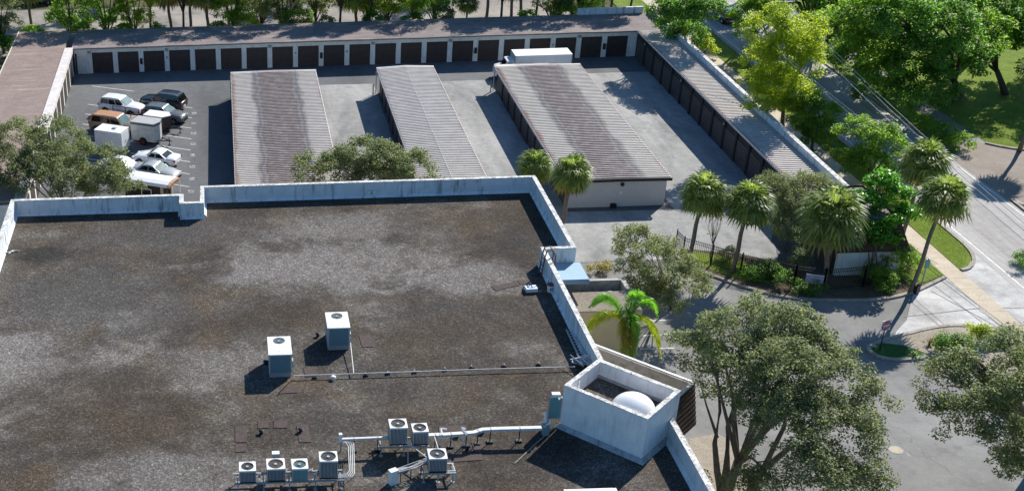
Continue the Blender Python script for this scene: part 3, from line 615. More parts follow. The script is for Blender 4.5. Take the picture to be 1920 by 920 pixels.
def fan_parts(parent, r, cy, z, guard):
    m = MB(); m.cyl((0, cy, z-.22), r*.99, .02, 24); m.build('fan_well', M_BLK, parent)
    g = MB()
    for q in (.3, .5, .68, .84, .97): g.ring([(r*q*math.cos(a), cy+r*q*math.sin(a), z+.025-.0*q) for a in [2*math.pi*k/24 for k in range(25)]], .007, 4, 0, False)
    for k in range(12): a = 2*math.pi*k/12; g.bar((0.1*math.cos(a), cy+.1*math.sin(a), z+.03), (r*math.cos(a), cy+r*math.sin(a), z+.012), .009)
    gd = g.build('fan_guard', guard, parent)
    b = MB()
    for k in range(4):
        a = 2*math.pi*k/4+.4; M = Matrix.Translation((0, cy, z-.12)) @ Matrix.Rotation(a, 4, 'Z') @ Matrix.Rotation(.45, 4, 'X')
        b.add([M @ Vector(p) for p in ((.06, -.05, 0), (r*.92, -.15*r/.36, 0), (r*.92, .17*r/.36, 0), (.06, .06, 0))], [(0, 1, 2, 3)])
    b.build('fan_blades', M_GREY, parent); MB().cyl((0, cy, z-.12), .09, .12, 12).build('motor_hub', M_RIB, parent)
def condenser(label, px, w, d, h, z, guard=None, panel=False, fx=0.0, fr=.38, rounded=True):
    p = at(px[0], px[1], z); t = thing('condenser_unit', label, 'air conditioner', (p.x, p.y+d/2, z), rng.uniform(-.02, .02), 'condenser units on the roof')
    m = MB()
    b = .07 if rounded else .015
    oc = [(-w/2+b, -d/2), (w/2-b, -d/2), (w/2, -d/2+b), (w/2, d/2-b), (w/2-b, d/2), (-w/2+b, d/2), (-w/2, d/2-b), (-w/2, -d/2+b)]
    k = .96; m.prism([(x*k, y*k) for x, y in oc], .06, h-.06); m.build('cabinet', M_PANELT if panel else M_FIN, t)
    r = MB(); nr = 6 if panel else int(w/.085)
    for i in range(nr):
        x = -w/2+b+(w-2*b)*(i+.5)/nr; s = .006 if panel else .014
        r.box(x-s, -d/2, .08, x+s, -d/2+.03, h-.07); r.box(x-s, d/2-.03, .08, x+s, d/2, h-.07)
    for i in range(nr):
        y = -d/2+b+(d-2*b)*(i+.5)/nr; s = .006 if panel else .014
        r.box(-w/2, y-s, .08, -w/2+.03, y+s, h-.07); r.box(w/2-.03, y-s, .08, w/2, y+s, h-.07)
    tag(r.build('louvre', M_RIB, t), kind='stuff')
    for sx in (-1, 1):
        for sy in (-1, 1): MB().box(sx*w/2-.05*(sx > 0)-.0, sy*d/2-.05*(sy > 0), .02, sx*w/2+.05*(sx < 0), sy*d/2+.05*(sy < 0), h-.05).build('corner_post', M_RIB, t)
    tp = MB(); w2, d2 = w+.02, d+.02
    fan_top(tp, w2, d2, fr, fx, h)
    for x0, y0, x1, y1 in ((-w2/2, -d2/2, w2/2, -d2/2), (w2/2, -d2/2, w2/2, d2/2), (w2/2, d2/2, -w2/2, d2/2), (-w2/2, d2/2, -w2/2, -d2/2)):
        tp.add([(x0, y0, h-.09), (x1, y1, h-.09), (x1, y1, h), (x0, y0, h)], [(0, 1, 2, 3)])
    tp.build('top_panel', M_TOP, t)
    MB().box(-w/2-.01, -d/2-.01, 0, w/2+.01, d/2+.01, .06).build('base_pan', M_BLK if not panel else M_PANEL, t)
    fan_parts(t, fr, fx, h, guard or M_GUARD)
    return t
ZB = 5.62
condenser('small pale condenser unit at the left end of the front row', (465, 905), .86, .80, .80, ZB, fr=.33)
condenser('condenser unit with rusty fan guard, second from the left in the front row', (518, 902), .95, .92, .82, ZB, M_RUST, fr=.40)
condenser('boxy condenser unit with smooth greenish panels in the front row', (563, 901), .84, .88, .80, ZB, panel=True, fx=-.03, fr=.33, rounded=False)
condenser('tall dark condenser unit at the right end of the front row', (616.5, 897), .94, .86, 1.15, ZB, fr=.40)
condenser('tall condenser unit with label plate in front of the white duct', (747, 834), .95, .86, 1.15, ZB, simple('stained guard', (.14, .10, .06), .7, .4, 6), fr=.39)
condenser('shorter pale condenser unit just right of the tall one at the duct', (788, 834), .84, .80, .90, ZB, fr=.35)
condenser('single condenser unit standing alone in front of the duct line', (821, 885), .95, .90, .90, ZB, fr=.40)
def rack(label, pa, pb, depth, z=ZB-.02, n=4, group='steel racks under the units'):
    """steel rack: two rails, cross bars and legs"""
    a = at(*pa, z); b = at(*pb, z); t = thing('equipment_rack', label, 'rack', (a.x, a.y, ZR), math.atan2(b.y-a.y, b.x-a.x), group); L = (b-a).length; h = z-ZR
    for y in (.05, depth-.05): MB().box(-.15, y-.04, h-.09, L+.15, y+.04, h-.01).build('rail', M_GREY, t)
    for i in range(n):
        x = L*i/(n-1)
        MB().box(x-.03, -.1, h-.13, x+.03, depth+.1, h-.09).build('cross_bar', M_GREY, t)
        for y in (.05, depth-.05): MB().ring([(x, y, 0), (x, y, h-.1)], .03, 6).cyl((x, y, 0), .11, .02, 8).build('leg', M_GREY, t)
    return t
rack('long steel rack under the front row of four condenser units', (446, 906), (640, 899), .95, n=5)
rack('steel rack under the two condenser units at the duct', (715, 838), (800, 836), .95, n=3)
rack('short steel rack with open ends under the single condenser unit', (795, 887), (850, 886), .95, n=3)
# packaged units
def package(label, px, w, d, h):
    z = ZR+.28; p = at(px[0], px[1], z); t = thing('packaged_unit', label, 'air conditioner', (p.x, p.y+d/2, ZR), 0, 'packaged rooftop units')
    MB().box(-w/2+.04, -d/2+.05, 0, w/2-.06, d/2-.05, .28).build('curb', simple('unit curb', (.30, .31, .31), .8, .2), t)
    MB().box(-w/2+.05, -d/2+.03, .28, w/2-.05, d/2-.03, h-.03).build('cabinet', M_PANEL, t)
    tp = MB(); fan_top(tp, w, d, .36, d/2-.52, h)
    for x0, y0, x1, y1 in ((-w/2, -d/2, w/2, -d/2), (w/2, -d/2, w/2, d/2), (w/2, d/2, -w/2, d/2), (-w/2, d/2, -w/2, -d/2)):
        tp.add([(x0, y0, h-.07), (x1, y1, h-.07), (x1, y1, h), (x0, y0, h)], [(0, 1, 2, 3)])
    for i in range(9): x = -w/2+w*(i+.5)/9; tp.box(x-.012, -d/2+.03, h, x+.012, d/2-.95, h+.012)
    tp.build('top_panel', M_TOP, t); fan_parts(t, .36, d/2-.52, h, M_GUARD)
    for sx in (-1, 1):
        MB().box(sx*(w/2-.05)-.035, -d/2+.0, .3, sx*(w/2-.05)+.035, -d/2+.06, h-.05).build('corner_post', M_RIB, t)
    MB().box(-w/2+.14, -d/2+.012, .36, w/2-.14, -d/2+.03, h-.1).build('access_panel', simple('access panel', (.11, .20, .235), .5, .08), t)  # blue shade of the front face put into the panel colour
    m = MB()
    for i in range(10): y = -d/2+.2+i*.16; m.box(w/2-.05, y, .4, w/2-.03, y+.08, h-.15); m.box(-w/2+.03, y, .4, -w/2+.05, y+.08, h-.15)
    tag(m.build('side_louvre', M_RIB, t), kind='stuff')
    MB().box(w/2-.04, -d/2+.1, .5, w/2+.06, -d/2+.45, 1.1).build('disconnect_box', M_RIB, t)
    return t
package('nearer left one of the two white topped packaged units amid the roof', (526, 700), 1.42, 2.15, 1.62)
package('farther right one of the two white topped packaged units amid the roof', (635, 649), 1.42, 2.0, 1.62)
# conduit across the roof on small blocks
def pipe(name, label, cat, pts, r, mat=M_PIPE, n=8, group=None):
    a = Vector(pts[0]); t = thing(name, label, cat, a, 0, group)
    MB().ring([Vector(p)-a for p in pts], r, n).build('tube', mat, t); return t
zc = ZR+.22
pipe('roof_conduit', 'long thin white conduit running across the roof from the nearer packaged unit to the ladder', 'pipe', [at(549, 690, zc+.9)+Vector((0, 0, 0)), at(551, 704, zc), at(700, 699, zc), at(900, 692, zc), at(1078, 687, zc)], .035)
pipe('roof_conduit', 'short white conduit from the farther packaged unit down to the long conduit', 'pipe', [at(656, 632, zc+.7), at(657, 642, zc+.3), at(663, 699, zc+.03)], .03)
for i, (x, y) in enumerate([(590, 712), (686, 708), (727, 705), (777, 702), (834, 698), (884, 694), (945, 691), (1010, 688)]):
    b = thing('pipe_block', 'dark support block under the long white conduit, '+['just right of the nearer packaged unit', 'below the farther packaged unit', 'second right of the farther packaged unit', 'third right of the farther packaged unit', 'about halfway along', 'just past halfway to the ladder', 'third one left of the ladder', 'last one before the ladder'][i], 'support block', at(x, y-4, ZR), .1*(i % 3), 'support blocks under the conduit')
    MB().box(-.14, -.1, 0, .14, .1, .1, tp=.15).build('block', M_BLK, b); MB().box(-.03, -.06, .1, .03, .06, .2).build('strut', M_GREY, b)
b = thing('roof_vent', 'pale round roof vent stub between the packaged units and the conduit', 'vent', at(625, 711, ZR)); MB().cyl((0, 0, 0), .12, .2, 12).build('stub', M_PIPE, b); MB().cyl((0, 0, .2), .16, .06, 12, r2=.1).build('cap', M_TOP, b)
for i, (x, y, l) in enumerate([(490, 812, 'black vent stub by the left end of the walkway mats'), (564, 809, 'black vent stub between the two upper walkway mats'), (858, 818, 'black block under the duct elbow'), (876, 843, 'small black block in front of the duct'), (596, 630, 'black vent stub beside the farther packaged unit'), (498, 682, 'rusty vent stub beside the nearer packaged unit'), (905, 811, 'dark block under the duct to the tower')]):
    b = thing('vent_and_shadow_stub', l, 'vent', at(x, y, ZR)); MB().cyl((0, 0, 0), .1, .22, 10).build('stub', M_BLK, b); MB().cyl((0, 0, .2), .17, .07, 10, r2=.08).build('cap', M_BLK, b)  # the two by the mats turn black shadows into solid stubs
# white line set duct at rack height
zd = ZR+.85
def duct(label, pts, w, hh, z=zd, mat=M_PIPE):
    P = [at(x, y, z) for x, y in pts]; t = thing('duct_run', label, 'duct', (P[0].x, P[0].y, ZR), 0, 'white ducts along the roof'); m = MB(); secs = []
    for i, p in enumerate(P):
        d = (P[min(i+1, len(P)-1)]-P[max(i-1, 0)]); d.z = 0; d.normalize(); q = Vector((-d.y, d.x, 0))*w/2; o = p-Vector((P[0].x, P[0].y, ZR))
        secs.append([o-q-Vector((0, 0, hh/2)), o+q-Vector((0, 0, hh/2)), o+q+Vector((0, 0, hh/2)), o-q+Vector((0, 0, hh/2))])
    m.loft(secs); m.build('duct_cover', mat, t)
    for a, b in zip(P[:-1], P[1:]):
        c = (a+b)/2-Vector((P[0].x, P[0].y, ZR))
        MB().ring([(c.x, c.y, 0), (c.x, c.y, z-ZR-hh/2)], .03, 6).box(c.x-.16, c.y-.12, 0, c.x+.16, c.y+.12, .1).build('stand', M_BLK, t)
        dd_ = (b-a).normalized(); MB().cbox((c.x, c.y, z-ZR), .04, w+.03, hh+.03, math.atan2(dd_.y, dd_.x)).build('strap', M_GREY, t)
    return t
duct('white duct from the corner of the pipe rack to the tall condenser unit', [(638, 823), (690, 821), (727, 819.5)], .14, .12)
duct('white duct bending between the right condenser units and the tower', [(803, 816), (830, 815), (862, 813), (888, 811), (905, 805.5), (935, 804), (1015, 802)], .26, .16)
for nm, lab, pts in (('duct_bracket', 'white E shaped bracket standing by the duct above the mat', ((826, 803), (829, 815), (838, 803.5), (836, 810))), ('duct_bracket', 'white hook shaped bracket standing by the duct at the right end of the mat', ((866, 801.5), (875, 815), (873, 803), (877, 807)))):
    P = [at(x, y, zd+.1) for x, y in pts]; t = thing(nm, lab, 'bracket', P[0]); m = MB(); m.bar((0, 0, 0), P[1]-P[0], .09); m.bar((0, 0, 0), P[2]-P[0], .09); m.build('arm', M_TOP, t)
    q = (P[0]+P[1])/2-P[0]; MB().bar(q+Vector((0, 0, q.z)), q+Vector((0, 0, ZR-P[0].z)), .06).bar(q, q+(P[3]-P[2]), .07).build('foot', M_TOP, t)
# pipe bundle going round the front row
t = thing('pipe_bundle', 'bundle of thin white pipes bending round the front row of condensers', 'pipes', at(645, 824, zd))
for k in range(4):
    pts = [at(640+k*1.5, 826+k*1.0, zd-.05), at(648+k*3.2, 828-k*.9, zd-.05), at(653+k*3.4, 836-k*2, zd-.1), at(655+k*3.2, 882+k*1.6, zd-.2), at(650+k*3.0, 888+k*1.8, zd-.2), at(634, 889+k*1.9, zd-.2)]
    o = at(645, 824, zd); MB().ring([p-o for p in pts], .024, 6).build('pipe', M_PIPE, t)
o = at(645, 824, zd)
for x, y in ((652, 845), (660, 878), (640, 826)):
    q = at(x, y, zd-.2)-o; MB().bar(q, (q.x, q.y, ZR-o.z), .03).build('stand', M_GREY, t)
t = thing('junction_box', 'white junction box on a stand at the corner of the pipe bundle', 'box', at(638.5, 818, zd+.2)); MB().box(-.09, -.1, -.35, .09, .1, .2).build('casing', M_TOP, t); MB().ring([(0, 0, -.35), (0, 0, -1.05)], .03, 6).build('stand', M_GREY, t)
t = thing('junction_box', 'grey electrical box behind the condenser unit with the rusty guard', 'box', at(517, 852, ZR+1.25)); MB().box(-.18, -.12, -.4, .18, .12, .12).build('casing', M_PANEL, t); MB().box(-.2, -.14, .12, .2, .14, .16).build('lid', M_TOP, t); MB().ring([(0, .05, -.4), (0, .05, -1.25)], .04, 6).build('stand', M_GREY, t)
for i, xx in enumerate((486, 492, 534, 541, 546, 582, 590, 596)):
    p = at(xx, 893-(i % 3)*5, ZB+.1); t = thing('pipe_stub', ['service pipe stub just right of the small left condenser', 'service pipe stub left of the rusty condenser', 'first service pipe stub right of the rusty condenser', 'middle service pipe stub between the rusty condenser and the greenish one', 'service pipe stub left of the greenish condenser', 'first service pipe stub right of the greenish condenser', 'middle service pipe stub between the greenish and the tall condenser', 'service pipe stub left of the tall dark condenser'][i], 'pipe', p, 0, 'service pipes between the front condensers')
    MB().ring([(-.25, 0, 0), (.1, .02, .02), (.12, .2, .05)], .022, 6).build('tube', M_PIPE, t); MB().box(-.05, -.05, -.06, .05, .05, .12).build('valve', M_GREY, t)
# diagonal pipe tray to the single condenser
zt = ZR+.75
a, b = at(739, 883, zt), at(808, 858, zt); t = thing('pipe_tray', 'sloping white pipe tray with end hood running to the single condenser unit', 'pipe tray', a, math.atan2(b.y-a.y, b.x-a.x)); L = (b-a).length
MB().box(-.28, -.16, -.75, .18, .16, .12).build('end_hood', M_TOP, t)
for k in range(4): MB().ring([(.1, -.14+k*.09, .0), (L*.5, -.16+k*.1-(.1 if k == 0 else 0), -.02-.05*k), (L, -.14+k*.09, .03)], .022, 6).build('pipe', M_PIPE, t)
MB().box(.1, -.2, -.1, L, -.17, -.04).box(.1, .17, -.1, L, .2, -.04).build('side_rail', M_GREY, t)
for k in range(4):
    x = .3+k*(L-.4)/3; MB().box(x-.02, -.2, -.1, x+.02, .2, -.06).box(x-.02, -.2, -.75, x+.02, -.16, -.08).build('leg', M_BLK, t)
pipe('brace_pipe', 'thin white brace running diagonally from the tall condenser to the single one', 'pipe', [at(760, 826, zd), at(800, 857, zt+.1)], .035)
pipe('brace_pipe', 'thin white pipe dropping from the duct to the single condenser', 'pipe', [at(814, 816, zd), at(822, 842, zt+.5)], .025)
pipe('brace_pipe', 'thin upright white pipe under the tall condenser at the duct', 'pipe', [at(765, 843, zd-.3), at(765, 868, ZR+.05)], .02)
t = thing('open_frame', 'open white steel frame right of the single condenser unit', 'frame', at(838, 880, ZB))
for p, q in (((0, .55, .0), (.4, .55, .0)), ((0, -.1, 0), (.42, -.1, 0)), ((.36, .55, 0), (.4, -.1, 0)), ((.4, -.1, 0), (.4, -.1, -.62)), ((.36, .55, 0), (.36, .55, -.62))): MB().bar(p, q, .06).build('bar', M_TOP, t)
# walkway mats
M_MAT = simple('walkway mat', (.082, .058, .052), .95, .35, 4, (.13, .11, .1), local=False, bump=.6)
mats = [((441, 799), (463, 799), (463, 829), (441, 829), 'pinkish brown mat at the left above the front row'), ((483, 789), (504, 788), (505, 802), (483, 803), 'small mat behind the left vent stub'), ((514, 788), (539, 788), (538, 802), (513, 802), 'small mat right of the other small one, behind the vent stub'),
        ((556, 797), (578, 797), (583, 829), (561, 829), 'slanting mat right of the small upper mats'), ((441, 832), (462, 832), (462, 846), (441, 848), 'broken mat just below the pinkish brown one'), ((822, 799), (874, 797), (876, 808), (824, 810), 'long mat beside the white duct brackets'),
        ((884, 829), (906, 826), (910, 846), (890, 848), 'mat right of the single condenser unit'), ((848, 852), (903, 848), (905, 862), (848, 866), 'wide mat in front of the duct'), ((673, 630), (694, 628), (700, 650), (679, 651), 'mat right of the farther packaged unit'),
        ((569, 690), (592, 689), (596, 704), (573, 707), 'mat in the shadow of the farther packaged unit'), ((528, 725), (559, 724), (559, 736), (522, 738), 'mat in front of the nearer packaged unit'), ((467, 687), (490, 686), (492, 710), (468, 712), 'mat left of the nearer packaged unit'),
        ((921, 537), (968, 528), (974, 535), (930, 545), 'long mat pointing to the white box at the right parapet'), ((970, 526), (1012, 523), (1016, 531), (976, 534), 'second long mat reaching the right parapet shadow')]
for q in mats:
    P = [at(x, y, ZR) for x, y in q[:4]]; c = sum(P, Vector())/4; t = tag(MB().prism([tuple((p-c)[:2]) for p in P], .004, .035).build('walkway_mat', M_MAT, None, c), 'brown rubber '+q[4], 'mat', 'walkway mats on the roof')
# ladder, dish, antenna by the right parapet
a, b = at(1063, 619, ZR+.12), at(1094, 686, ZR+.5); t = thing('ladder', 'grey aluminium ladder lying along the right parapet', 'ladder', a, math.atan2(b.y-a.y, b.x-a.x)); L = (b-a).length; t.rotation_euler = (0, -math.asin((b.z-a.z)/L), math.atan2(b.y-a.y, b.x-a.x))
for y in (-.02, .48): MB().box(-.1, y-.03, -.04, L, y+.03, .05).build('side_rail', M_RIB, t)
for k in range(13): MB().ring([(.15+k*L/13, 0, 0), (.15+k*L/13, .46, 0)], .022, 6).build('rung', M_RIB, t)
c = at(1087, 684, ZR); t = thing('satellite_dish', 'grey satellite dish lying face up at the foot of the ladder', 'satellite dish', c)
m = MB(); secs = [[(.5*r*math.cos(2*math.pi*k/20), .38*r*math.sin(2*math.pi*k/20), .12+.14*r*r) for k in range(20)] for r in (.02, .3, .6, .85, 1)]; m.loft(secs, 0, False); m.build('dish', M_PANEL, t, smooth=True)
MB().ring([(0, 0, 0), (0, 0, .14)], .05, 8).build('mount', M_GREY, t); MB().ring([(0, -.35, .2), (.1, -.1, .5)], .02, 6).build('feed_arm', M_GREY, t)
c = at(1090, 671, ZR+.55); t = thing('antenna', 'white bar antenna leaning over the foot of the ladder', 'antenna', c)
MB().bar((-.7, -.1, 0), (.55, .15, .1), .05).build('boom', M_TOP, t)
for x, y in ((-.35, -.6), (.05, -.55), (.5, -.3)): MB().bar((x-.25, .35+y*.1, .1), (x+.2, y-.1, 0), .035).build('element', M_TOP, t)
MB().ring([(0, 0, 0), (0, .05, -.55)], .03, 6).build('mast', M_GREY, t)
# hatch rail over the parapet notch
c = at(1037, 520, ZR); t = thing('roof_ladder', 'brown steel ladder rails climbing over the right parapet by the notch', 'ladder', (21.4, c.y, ZR))
for y in (-.02, .62):
    MB().ring([(-.35, y, 0), (-.22, y, 1.5), (-.1, y, 2.05), (.25, y, 2.1), (.5, y, 1.7), (.52, y, .1)], .05, 6).build('side_rail', simple('brown rail', (.13, .06, .05), .6, .3), t)
for k in range(5): MB().ring([(-.34+.025*k, 0, .25+k*.3), (-.34+.025*k, .6, .25+k*.3)], .03, 6).build('rung', M_DOOR, t)
MB().ring([(-.13, 0, 2.0), (-.13, .6, 2.0)], .045, 6).ring([(.25, 0, 2.1), (.25, .6, 2.1)], .045, 6).build('top_bar', M_DOOR, t)
t = thing('hoop', 'thin grey wire hoop above the brown ladder rails', 'hoop', (21.5, c.y+.4, ZP)); MB().ring([(.35*math.cos(a), .1, .35*math.sin(a)+.5) for a in [math.pi*k/12 for k in range(13)]], .015, 6).build('wire', M_GREY, t); MB().ring([(.35, .1, .5), (.35, .1, 0)], .015, 6).ring([(-.35, .1, .5), (-.35, .1, 0)], .015, 6).build('leg', M_GREY, t)
t = thing('paint_bucket', 'white bucket with dark red lid standing in the parapet shadow', 'bucket', at(1031.5, 546, ZR)); MB().cyl((0, 0, 0), .2, .5, 16, r2=.23).build('pail', M_WHITE, t); MB().cyl((0, 0, .5), .25, .07, 16).build('lid', simple('red lid', (.25, .03, .05), .5, .2), t); MB().box(-.1, -.235, .15, .1, -.2, .38).build('label_patch', M_GREY, t)
t = thing('roof_box', 'low white box on the gravel beside the right parapet shadow', 'box', at(995.5, 546, ZR), .06); MB().box(-.38, -.25, .06, .38, .3, .32).build('casing', M_WHITE, t); MB().box(-.36, -.2, 0, .36, .25, .06).build('feet', M_GREY, t); MB().bar((.4, -.2, .05), (.75, -.05, .05), .03).build('pipe', M_GREY, t)
t = thing('floodlight', 'white twin floodlight on the inner face of the back parapet', 'lamp', (at(695, 365, ZR).x, 90.52, ZR+.35)); MB().box(-.05, -.1, -.1, .05, 0, .2).build('bracket', M_GREY, t)
for s in (-1, 1): MB().cyl((s*.2, -.25, .2), .12, .16, 10, axis='y', r2=.07).build('lamp_head', M_WHITE, t)
MB().bar((-.2, -.12, .2), (.2, -.12, .2), .04).build('arm', M_WHITE, t)
t = thing('loose_pipes', 'bits of white pipe lying by the left parapet', 'pipe', at(20, 474, ZR)); 
for k, (x0, y0, x1, y1) in enumerate(((-.5, -.1, .3, .1), (.2, .25, .6, .2), (-.1, -.2, .15, .3))): MB().ring([(x0, y0, .06), (x1, y1, .06)], .05, 6).build('pipe_piece', M_PIPE, t)
t = thing('roof_hatch', 'white roof hatch with shaded right half at the bottom edge of the picture', 'hatch', at(1112, 944, ZR)); MB().box(-1.3, -1.0, 0, 1.3, .75, .3).build('curb', M_GREY, t); MB().box(-1.36, -1.0, .3, 1.36, .8, .38).build('lid', M_TOP, t)
# electrical cabinet by the tower
t = thing('electrical_cabinet', 'tall blue grey electrical cabinet on a frame beside the tower', 'cabinet', (*at(1038.5, 788, ZR+.35)[:2], ZR), -.05)
MB().box(-.28, 0, .5, .30, .25, 1.75).build('casing', M_PANELT, t); MB().box(-.34, .02, .4, -.28, .2, 1.85).box(.30, .02, .4, .36, .2, 1.85).build('frame_post', M_GREY, t)  # casing and door take the blue of the shaded front as colour
MB().box(-.22, .05, 1.86, .24, .35, 2.05).build('rain_hood', M_TOP, t); MB().box(-.22, -.012, .6, .24, 0, 1.65).build('door', M_PANELT, t)
for x in (-.31, .33): MB().ring([(x, .1, 0), (x, .1, .45)], .035, 6).build('leg', M_GREY, t)
t = thing('duct_elbow', 'cluster of white pipe elbows and valves at the foot of the electrical cabinet', 'pipes', at(1021, 803, ZR+.4))
for pts in ([(-.3, 0, .4), (0, .1, .42), (.1, .35, .8)], [(-.1, -.1, .2), (.2, 0, .3), (.5, .25, .3)], [(.05, .1, .4), (.0, .3, .9)]): MB().ring(pts, .07, 8).build('elbow', M_TOP, t)
MB().box(-.1, -.12, -.4, .25, .12, .3).build('valve_box', M_PANEL, t)
pipe('edge_strip', 'pale seam strip running along the gravel from the tower toward the viewer', 'strip', [at(1040, 800, ZR+.03), at(1000, 835, ZR+.03), at(965, 868, ZR+.03)], .03, M_KERB)
# ================================================================ VEHICLES
def glassmat(name, c): 
    n = NT(name); n.b.inputs['Coat Weight'].default_value = 0.6; return n.done(c, 0.06, None, spec=0.8)
M_GLASS = glassmat('dark car glass', (0.012, 0.016, 0.02)); M_GLASS2 = glassmat('pale windscreen', (0.16, 0.27, 0.26))
M_TYRE = simple('tyre', (0.012, 0.012, 0.012), .9, .2); M_RIM = simple('alloy rim', (.55, .55, .56), .35, .1, 4, metal=.6)
M_LAMP = simple('head lamp', (.75, .75, .72), .15, .1); M_TAIL = simple('tail lamp', (.25, .01, .01), .25, .2); M_PLAS = simple('black trim', (.02, .02, .021), .7, .2)
def carpaint(name, c, metal=.0):
    n = NT(name); n.b.inputs['Coat Weight'].default_value = .7; n.b.inputs['Coat Roughness'].default_value = .08
    d = n.noise(2.0, 5, .7, n.pos); col = n.mix(n.ramp(d, [(.35, 0), (.75, .35)]), c, mul(c, .8)); return n.done(col, .38, None, metal=metal)
def wheel(parent, x, y, r, w, rimm=None):
    wh = MB(); n = 20
    prof = [(r*.62, -w/2), (r*.93, -w/2), (r, -w/2+.03), (r, w/2-.03), (r*.93, w/2), (r*.62, w/2)]
    wh.loft([[(q*math.cos(2*math.pi*k/n), y_, q*math.sin(2*math.pi*k/n)) for k in range(n)] for q, y_ in prof], 0, False)
    o = wh.build('wheel', M_TYRE, parent, (x, y, r))
    s = 1 if y > 0 else -1; rm = MB(); f = s*w*.42
    rm.cyl((0, min(f, f-s*.02), 0), r*.63, .02, 20, axis='y')
    o2 = rm.build('hub', M_PLAS, o); rr_ = MB()
    for k in range(5):
        a = 2*math.pi*k/5; rr_.bar((0, f+s*.02, 0), (r*.58*math.cos(a), f+s*.02, r*.58*math.sin(a)), .07)
    rr_.ring([(r*.6*math.cos(2*math.pi*k/20), f+s*.015, r*.6*math.sin(2*math.pi*k/20)) for k in range(21)], .03, 6, 0, False)
    rr_.build('rim', rimm or M_RIM, o)
def car(label, loc, rz, paint, roofp, L=4.8, Wd=1.86, hood=(1.0, .78), roof_z=1.7, belt=1.02, glass=M_GLASS, screen=None, style='suv', rails=False, cat='car', group='vehicles in the storage yard', tailz=1.0):
    """x forward. lower body lofted along x, cabin lofted on top, panes proud of it"""
    t = thing('parked_car', label, cat, loc, rz, group); h = L/2; w = Wd/2; gc = .24
    hz, hf = hood   # bonnet height at screen / at nose
    S_ = {'suv': [(-h, .80, .42, .95), (-h+.12, .93, .30, 1.02), (-h+.8, 1.0, gc, belt), (0, 1.0, gc, belt), (h-1.55, 1.0, gc, hz+.02), (h-.95, .99, gc, hz-.02), (h-.4, .94, .28, (hz+hf)/2), (h-.1, .82, .34, hf), (h, .70, .42, hf-.14)],
          'sedan': [(-h, .74, .45, .82), (-h+.12, .88, .34, tailz), (-h+.75, .98, gc, tailz+.02), (-.3, 1.0, gc, belt), (h-1.5, 1.0, gc, hz+.02), (h-.9, .98, gc, hz-.04), (h-.35, .92, .28, hf+.03), (h-.1, .80, .34, hf-.06), (h, .62, .42, hf-.2)]}[style]
    m = MB(); secs = []
    for x, k, zb, zt in S_:
        ww = w*k; secs.append([(x, -ww*.86, zb), (x, ww*.86, zb), (x, ww*.98, zb+.12), (x, ww, zb+(zt-zb)*.55), (x, ww*.955, zt-.07), (x, ww*.86, zt), (x, 0, zt+.035), (x, -ww*.86, zt), (x, -ww*.955, zt-.07), (x, -ww, zb+(zt-zb)*.55), (x, -ww*.98, zb+.12)])
    m.loft(secs); body = m.build('body', paint, t, smooth=False)
    for p in body.data.polygons: p.use_smooth = abs(p.normal.x) < .8
    # cabin
    if style == 'suv': xb0, xb1, xt0, xt1 = -h+.10, h-1.45, -h+.42, h-2.25
    else: xb0, xb1, xt0, xt1 = -h+.72, h-1.38, -h+1.55, h-2.2
    zb = belt-.06; wb, wt = w*.93, w*.72
    q = MB(); prof = [(xb0, zb), (xt0, roof_z-.07), (xt0+.25, roof_z-.01), ((xt0+xt1)/2, roof_z+.03), (xt1-.2, roof_z), (xt1, roof_z-.05), (xb1, zb)]
    def wat(z): return wb+(wt-wb)*(z-zb)/(roof_z-zb)
    n = len(prof)
    vs = [(x, -wat(z), z) for x, z in prof]+[(x, wat(z), z) for x, z in prof]; mid = [(x, 0, z+.02) for x, z in prof]
    vs += mid; fs = [tuple(range(n)), tuple(range(2*n-1, n-1, -1))]
    for i in range(n-1): fs += [(i, 2*n+i, 2*n+i+1, i+1), (2*n+i, n+i, n+i+1, 2*n+i+1)]
    q.add(vs, fs); q.build('cabin', roofp, t)
    def lerp(a, b, k): return a+(b-a)*k
    def pane(name, pts, mat, parent=t): return MB().add(pts, [tuple(range(len(pts))), tuple(range(len(pts)-1, -1, -1))]).build(name, mat, parent)
    za, zc_ = zb+.09, roof_z-.13
    def xr(z): return lerp(xb0, xt0, (z-zb)/(roof_z-.07-zb))
    def xf(z): return lerp(xb1, xt1, (z-zb)/(roof_z-.05-zb))
    def fr(z, o): # windscreen points
        return [(xf(z)+o, -wat(z)*.9, z+o*.5), (xf(z)+o, wat(z)*.9, z+o*.5)]
    a, b = fr(za+.0, .05), fr(zc_+.04, .05); pane('windscreen', [a[0], a[1], b[1], b[0]], screen or glass)
    a = [(xr(za)-.04, -wat(za)*.88, za), (xr(za)-.04, wat(za)*.88, za)]; b = [(xr(zc_)-.04, -wat(zc_)*.88, zc_), (xr(zc_)-.04, wat(zc_)*.88, zc_)]
    pane('rear_window', [a[1], a[0], b[0], b[1]], glass)
    N = 3 if style == 'suv' else 2; g = .07
    for s in (-1, 1):
        lo, hi = xr(zc_)+.12, xf(zc_)-.10; lob, hib = xr(za)+.22, xf(za)-.22
        for i in range(N):
            t0, t1 = i/N, (i+1)/N
            pts = [(lerp(lob, hib, t0)+g*(i > 0), s*(wat(za)+.012), za), (lerp(lob, hib, t1), s*(wat(za)+.012), za), (lerp(lo, hi, t1), s*(wat(zc_)+.012), zc_), (lerp(lo, hi, t0)+g*(i > 0), s*(wat(zc_)+.012), zc_)]
            pane('side_window', pts, glass)
        MB().box(xf(za)-.35, s*(w*.99)-.1, belt-.02, xf(za)-.12, s*(w*.99)+.1, belt+.13).build('mirror', paint, t)
        MB().box(h-.42, s*w*.66-.14, hf-.16, h-.06, s*w*.66+.14, hf-.02).build('headlight', M_LAMP, t)
